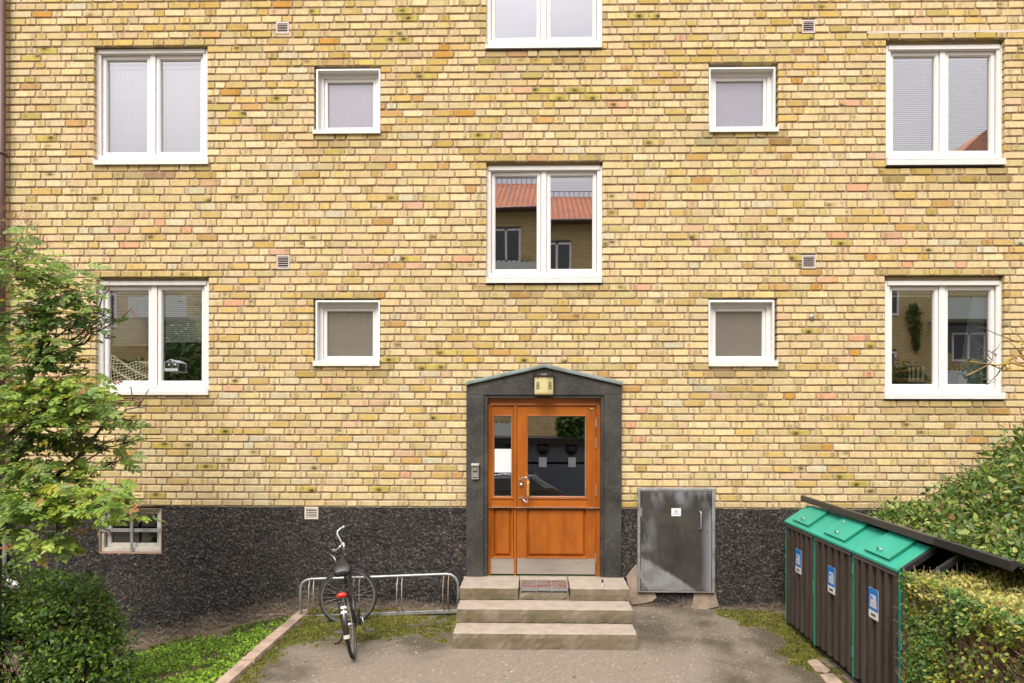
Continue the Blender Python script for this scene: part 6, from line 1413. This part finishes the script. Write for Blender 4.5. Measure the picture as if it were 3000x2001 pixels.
# weeds at the wall foot
n = 900; X = NR.uniform(-5.5, -3.0, n); Y = NR.uniform(-.32, -.12, n); kp = fbm(X, Y, 3, 2, 8) > .54; X, Y = X[kp], Y[kp]; n = len(X); Z = gz(X, Y) + .03
V, F, c = leaves(np.stack([X, Y, Z], -1), rnd(n) + np.array([0, 0, .9]), rnd(n) + np.array([0, -.6, .4]), NR.uniform(.03, .07, n), pick(n, [(.08, .15, .02), (.13, .17, .04), (.14, .10, .05)], [3, 2, 1.4]), .6); wd = arr_mesh('weeds', V, F, 'grass', None, cols=c, kind='stuff'); tag(wd, 'scattered weeds along the pale dirt strip at the wall foot', 'weeds')
fl = [(1862, 1919), (2330, 1939), (2311, 1947), (1984, 1887), (700, 1967), (765, 1935), (1675, 1986), (1006, 1886), (1085, 1920), (640, 1985), (2190, 1912), (941, 1925), (2255, 1890), (2150, 1905), (720, 1958), (872, 1838), (2098, 1828), (1570, 1905)]
lvw = ['orange leaf on the asphalt just right of the lowest step', 'rust red leaf on the asphalt near the third bin door', 'tiny reddish leaf beside the bin shelter kerb slabs', 'brown curled leaf on the open asphalt below the cabinet', 'orange leaf lying against the kerb foot near the photo bottom', 'yellowish leaf in the moss strip along the kerb', 'pale leaf on the asphalt in front of the lowest step', 'yellow leaf on the moss left of the bicycle rear wheel', 'whitish leaf scrap on the asphalt right of the bicycle wheel', 'lowest orange leaf at the kerb foot', 'brown leaf on the damp asphalt before the bins', 'small leaf between kerb and bicycle wheel', 'leaf on the asphalt close to the moss at the bins', 'dark leaf midway between cabinet and bins', 'second orange leaf up the kerb foot', 'small leaf at the wall end of the kerb', 'leaf on the small moss patch below the cabinet', 'leaf close against the front of the lowest step']
first = None
for i, (u, v) in enumerate(fl):
    p = G(u, v, .004); a = R.uniform(0, 6.28); s = R.uniform(.025, .045); 
    if first is None:
        first = MB().add([tuple(x) for x in LV * np.array([1.1, 1, 2])], [tuple(f) for f in LF]).build('fallen_leaf', 'asph_leaf'); o = first
    else: o = bpy.data.objects.new('fallen_leaf', first.data); C.objects.link(o)
    o.location = (p.x, p.y, gzf(p.x, p.y) + .012); o.rotation_euler = (R.uniform(-.3, .3), R.uniform(-.3, .3), a); o.scale = (s, s, s)
    tag(o, lvw[i], 'leaf', 'fallen leaves on the asphalt')

# ================================================================== ACROSS THE YARD (seen in the window reflections)
YO = -22.0
def oppbrick():
    m = bpy.data.materials.new('far_yellow_brick'); m.use_nodes = True; t = m.node_tree; N = t.nodes; L = t.links; b = N['Principled BSDF']; b.inputs['Roughness'].default_value = .9
    g = N.new('ShaderNodeNewGeometry'); sp = N.new('ShaderNodeSeparateXYZ'); L.new(g.outputs['Position'], sp.inputs[0]); cb = N.new('ShaderNodeCombineXYZ'); L.new(sp.outputs[0], cb.inputs[0]); L.new(sp.outputs[2], cb.inputs[1])
    bt_ = N.new('ShaderNodeTexBrick'); bt_.inputs['Scale'].default_value = 1; bt_.inputs['Brick Width'].default_value = .26; bt_.inputs['Row Height'].default_value = .092; bt_.inputs['Mortar Size'].default_value = .008
    bt_.inputs['Color1'].default_value = (.60, .47, .22, 1); bt_.inputs['Color2'].default_value = (.50, .38, .16, 1); bt_.inputs['Mortar'].default_value = (.13, .095, .06, 1); L.new(cb.outputs[0], bt_.inputs[0]); L.new(bt_.outputs[0], b.inputs['Base Color']); return m
MAT['oppbrick'] = oppbrick(); MAT['tile'] = M('red_clay_tile', (.50, .12, .02), .75, var=.25, vs=4, col2=(.30, .09, .03), c2s=1.5); MAT['panel'] = M('pale_green_grey_panel', (.50, .54, .50), .6, var=.05); MAT['oppglass'] = M('far_window_glass', (.03, .035, .04), .06, var=.1, spec=1.0)
ob = thing('opposite_building', (0, YO, -.9), 'yellow brick house across the yard with red tiled roof, reflected in the windows', 'building')
ze_ = Q(1660, 645, YO).z; XA, XB = -21.0, 23.0
ow = MB().box(XA, XB, YO - 8, YO, -1, ze_).build('wall', 'oppbrick', ob)
yr_ = YO - 4.0; zrd = P(1660, 578, .34 - yr_).z
m = MB(); nt2 = 190; V = []; F = []
for j, (y_, z_) in enumerate(((YO + .45, ze_ - .12), (yr_, zrd))):
    for i in range(nt2 * 4 + 1): V.append((XA - .4 + (XB - XA + .8) * i / (nt2 * 4), y_, z_ + .035 * math.sin(i * math.pi / 2)))
n_ = nt2 * 4 + 1; F = [(i, i + 1, n_ + i + 1, n_ + i) for i in range(n_ - 1)]; m.add(V, F, 0, True); m.add([(XA - .4, yr_, zrd), (XB + .4, yr_, zrd), (XB + .4, YO - 8.4, ze_), (XA - .4, YO - 8.4, ze_)], [(0, 1, 2, 3)])
rf = m.build('roof', 'tile', ob); MB().tube([(XA - .4, YO + .5, ze_ - .16), (XB + .4, YO + .5, ze_ - .16)], .07, 8).build('gutter', 'brown_pipe', rf); MB().box(XA - .4, XB + .4, YO, YO + .45, ze_ - .2, ze_ - .14).build('eave', 'brown_pipe', rf)
m = MB()
for i in range(int((XB - XA) / .25)): m.box(XA + i * .25, XA + i * .25 + .03, yr_ - .02, yr_ + .02, zrd, zrd + .28)
m.box(XA, XB, yr_ - .02, yr_ + .02, zrd + .26, zrd + .29); m.build('snow_guard', 'galv', rf)
def owin(u0, v0, u1, v1):
    a, b = Q(u0, v1, YO), Q(u1, v0, YO); w_ = MB().ring(a.x, b.x, a.z, b.z, .09, .09, .09, .1, YO - .02, YO + .05); w_.box((a.x + b.x) / 2 - .05, (a.x + b.x) / 2 + .05, YO - .02, YO + .05, a.z, b.z); w_ = w_.build('window', 'white', ob)
    MB().box(a.x + .05, b.x - .05, YO - .01, YO + .015, a.z + .05, b.z - .05).build('pane', 'oppglass', w_); MB().box(a.x, b.x, YO, YO + .02, b.z, b.z + .1).build('lintel', 'beam', w_)
for q_ in ((1590, 712, 1673, 810), (2560, 845, 2632, 925), (2785, 975, 2885, 1060), (2545, 1030, 2624, 1130), (285, 860, 345, 960), (1375, 708, 1462, 806), (1840, 700, 1940, 800), (1100, 700, 1190, 800), (2080, 700, 2180, 800), (2400, 700, 2500, 800), (560, 700, 660, 800), (800, 700, 900, 800), (620, 900, 700, 1010), (900, 900, 1000, 1010), (1250, 900, 1350, 1010), (1900, 900, 2000, 1010), (2200, 900, 2300, 1010)): owin(*q_)
def balc(u0, v0, u1, v1):
    a, b = Q(u0, v1, YO + 1.2), Q(u1, v0, YO + 1.2); bo = MB().box(a.x, b.x, YO + 1.17, YO + 1.2, a.z, b.z).build('balcony', 'panel', ob); MB().box(a.x, b.x, YO, YO + 1.17, a.z, a.z + .12).build('balcony_floor', 'panel', bo)
    m = MB(); k = int((b.x - a.x) / .22)
    for i in range(k): x = a.x + i * .22; m.tube([(x, YO + 1.19, b.z), (x + .11, YO + 1.19, b.z + .28), (x + .22, YO + 1.19, b.z)], .012, 4)
    m.build('railing', 'black', bo); MB().box(a.x + .2, b.x - .2, YO - .02, YO + .03, a.z - 1.3, a.z - .05).build('shaded_glazing', 'oppglass', bo)
for q_ in ((375, 868, 548, 930), (2765, 872, 2990, 935), (1380, 1240, 1507, 1297), (2765, 1085, 2990, 1150), (1345, 802, 1507, 882)): balc(*q_)
a = P(2830, 445, .34 + 30); b = P(3000, 412, .34 + 30)
fh = thing('far_house', (b.x, -30, -1), 'taller yellow house behind the opposite building, reflected in the upper right blinds', 'building')
MB().box(a.x, b.x + 6, -36, -30, -1, a.z).build('wall', 'oppbrick', fh); MB().prism([(a.x - .3, a.z), (b.x + 6, a.z), (b.x + 4, b.z + .6), (b.x - 1, b.z + .6), (a.x + .8, b.z + .4)], -36.4, -29.6).build('roof', 'tile', fh)
# ivy on the opposite wall
ivy = thing('climbing_ivy', Q(2680, 1020, YO + .1), 'hanging green ivy strand on the opposite brick wall', 'ivy')
n = 600; t = NR.rand(n); pp_ = []
for i in range(n):
    q_ = Q(2676 + R.gauss(0, 5 + 4 * math.sin(t[i] * 5)) + 8 * t[i], 895 + 125 * t[i], YO + .12); pp_.append(tuple(q_))
for i in range(900):
    q_ = Q(2650 + R.gauss(0, 26), 1112 + R.gauss(0, 18), YO + .3); pp_.append(tuple(q_))
pp_ = np.array(pp_); n = len(pp_); V, F, c = leaves(pp_, rnd(n), rnd(n) * .5 + np.array([0, 1., .5]), NR.uniform(.12, .22, n), pick(n, [(.12, .19, .04), (.16, .22, .05), (.14, .08, .05)], [3, 2, 1])); arr_mesh('foliage', V, F, 'leaf', ivy, cols=c, kind='stuff')
# yard trees and bushes
def ytree(u, v, Y, r, n, label, h=None, sz=.16):
    c_ = Q(u, v, Y); o = thing('yard_tree', (c_.x, Y, -.85), label, 'tree'); d = NR.normal(size=(n, 3)); d /= np.linalg.norm(d, axis=1, keepdims=True); pos = np.array(c_) + d * np.array([r, r * .8, r * (h or 1)]) * (NR.uniform(.3, 1, (n, 1)) ** .5) * (1 + .3 * (fbm(d[:, 0] * 3, d[:, 2] * 3, 2, 2, 3) - .5))[:, None]
    V, F, c = leaves(pos, rnd(n), d + rnd(n) * .5 + np.array([0, 0, .5]), NR.uniform(sz * .7, sz * 1.2, n), pick(n, GRN, [4, 3, 4, .6, 1])); arr_mesh('crown', V, F, 'leaf', o, cols=c, kind='stuff'); MB().tube([(c_.x, Y, -.9), (c_.x, Y, c_.z)], [.12, .06], 7).build('trunk', 'bark', o)
ytree(1692, 1248, -15, .75, 2600, 'round dark tree behind the shed across the yard'); ytree(560, 1075, -14, 1.25, 3600, 'dense tree across the yard seen in the lower left window', 1.3); ytree(390, 1120, -13.5, 1.0, 2500, 'low bushy tree left of the dense one across the yard', .8); ytree(2862, 1090, -15, .5, 500, 'small light tree below the opposite balcony', 1.1, .12)
ytree(2640, 1205, -15, .8, 1500, 'low bush at the foot of the opposite wall', .8); ytree(-100, 1150, -12, 2.2, 4000, 'large tree at the left end of the yard', 1.2)
# dark recycling containers opposite with round openings and notices
sd_ = thing('recycling_shed', (.5, -14, -.85), 'dark grey row of recycling containers with round openings across the yard', 'shed')
MAT['shed'] = M('dark_grey_corrugated_sheet', (.085, .10, .12), .5, var=.15, vs=5); a = Q(1405, 1300, -14); b = Q(1765, 1283, -14)
MB().box(a.x, b.x, -15.6, -14, -.9, b.z - .2).build('body', 'shed', sd_); MB().box(a.x - .2, b.x + .2, -15.8, -13.85, b.z - .2, b.z).build('roof', 'black', sd_)
m = MB(); k = int((b.x - a.x) / .16)
for i in range(k): m.box(a.x + i * .16, a.x + i * .16 + .06, -14.006, -14.0, -.9, b.z - .95)
MB().box(a.x, b.x, -14.06, -14.0, b.z - .85, b.z - .78).build('ledge', 'black', sd_)
for u in (1500, 1590, 1673): c_ = Q(u, 1314, -14); MB().tube([(c_.x, -14.0, c_.z), (c_.x, -13.93, c_.z)], .19, 22).build('round_opening', 'black', sd_)
for u in (1590, 1675): c_ = Q(u, 1353, -13.98); MB().box(c_.x - .125, c_.x + .125, -13.99, -13.975, c_.z - .16, c_.z + .16).build('notice', 'paper', sd_)
# black estate car parked opposite
cr_ = thing('parked_car', (Q(1500, 1400, -11.5).x, -11.5, -.85), 'black car parked behind the camera, mirrored in the door glass', 'car')
MAT['carpaint'] = M('glossy_black_car_paint', (.012, .011, .011), .18, var=.05, coat=1.0, spec=.8); cx = Q(1495, 1400, -11.5).x; zg = -.85; hz = Q(1560, 1388, -11.5).z - zg
k = hz / 1.46
prof = [(-2.9, .32), (-2.9, .72), (-2.75, .88), (-1.9, .98), (-1.0, 1.38), (-.2, 1.46), (.7, 1.42), (1.25, 1.12), (1.48, .98), (1.56, .70), (1.55, .32)]
m = MB(); ps = [(cx + x, zg + z * k) for x, z in prof]; n_ = len(ps); V = []
for (y_, ins) in ((-11.5, 0.0), (-11.54, 0), (-13.2, 0), (-13.24, 0)):
    for (x, z) in ps: tz_ = max(0, (z - zg - .95 * k)) * .45; V.append((x, y_ - tz_ if y_ > -12 else y_ + tz_, z))
F = [tuple(range(n_)), tuple(range(4 * n_ - 1, 3 * n_ - 1, -1))] + [(j * n_ + i, j * n_ + (i + 1) % n_, (j + 1) * n_ + (i + 1) % n_, (j + 1) * n_ + i) for j in range(3) for i in range(n_)]
m.add(V, F); m.build('body', 'carpaint', cr_, bevel=.04)
MB().prism([(cx - 1.75, zg + 1.0 * k), (cx - .95, zg + 1.33 * k), (cx + .62, zg + 1.36 * k), (cx + 1.1, zg + 1.02 * k)], -11.51, -11.46).build('side_window', 'oppglass', cr_)
for x in (-2.1, .95):
    wh = MB().tube([(cx + x, -11.62, zg + .32), (cx + x, -11.44, zg + .32)], .32, 24).build('wheel', 'rubber', cr_); MB().tube([(cx + x, -11.45, zg + .32), (cx + x, -11.42, zg + .32)], .2, 16).build('rim', 'galv', wh)
MB().box(cx + 1.40, cx + 1.58, -11.60, -11.5, zg + .72 * k, zg + .90 * k).build('tail_lamp', 'red', cr_)
sc['done'] = 1
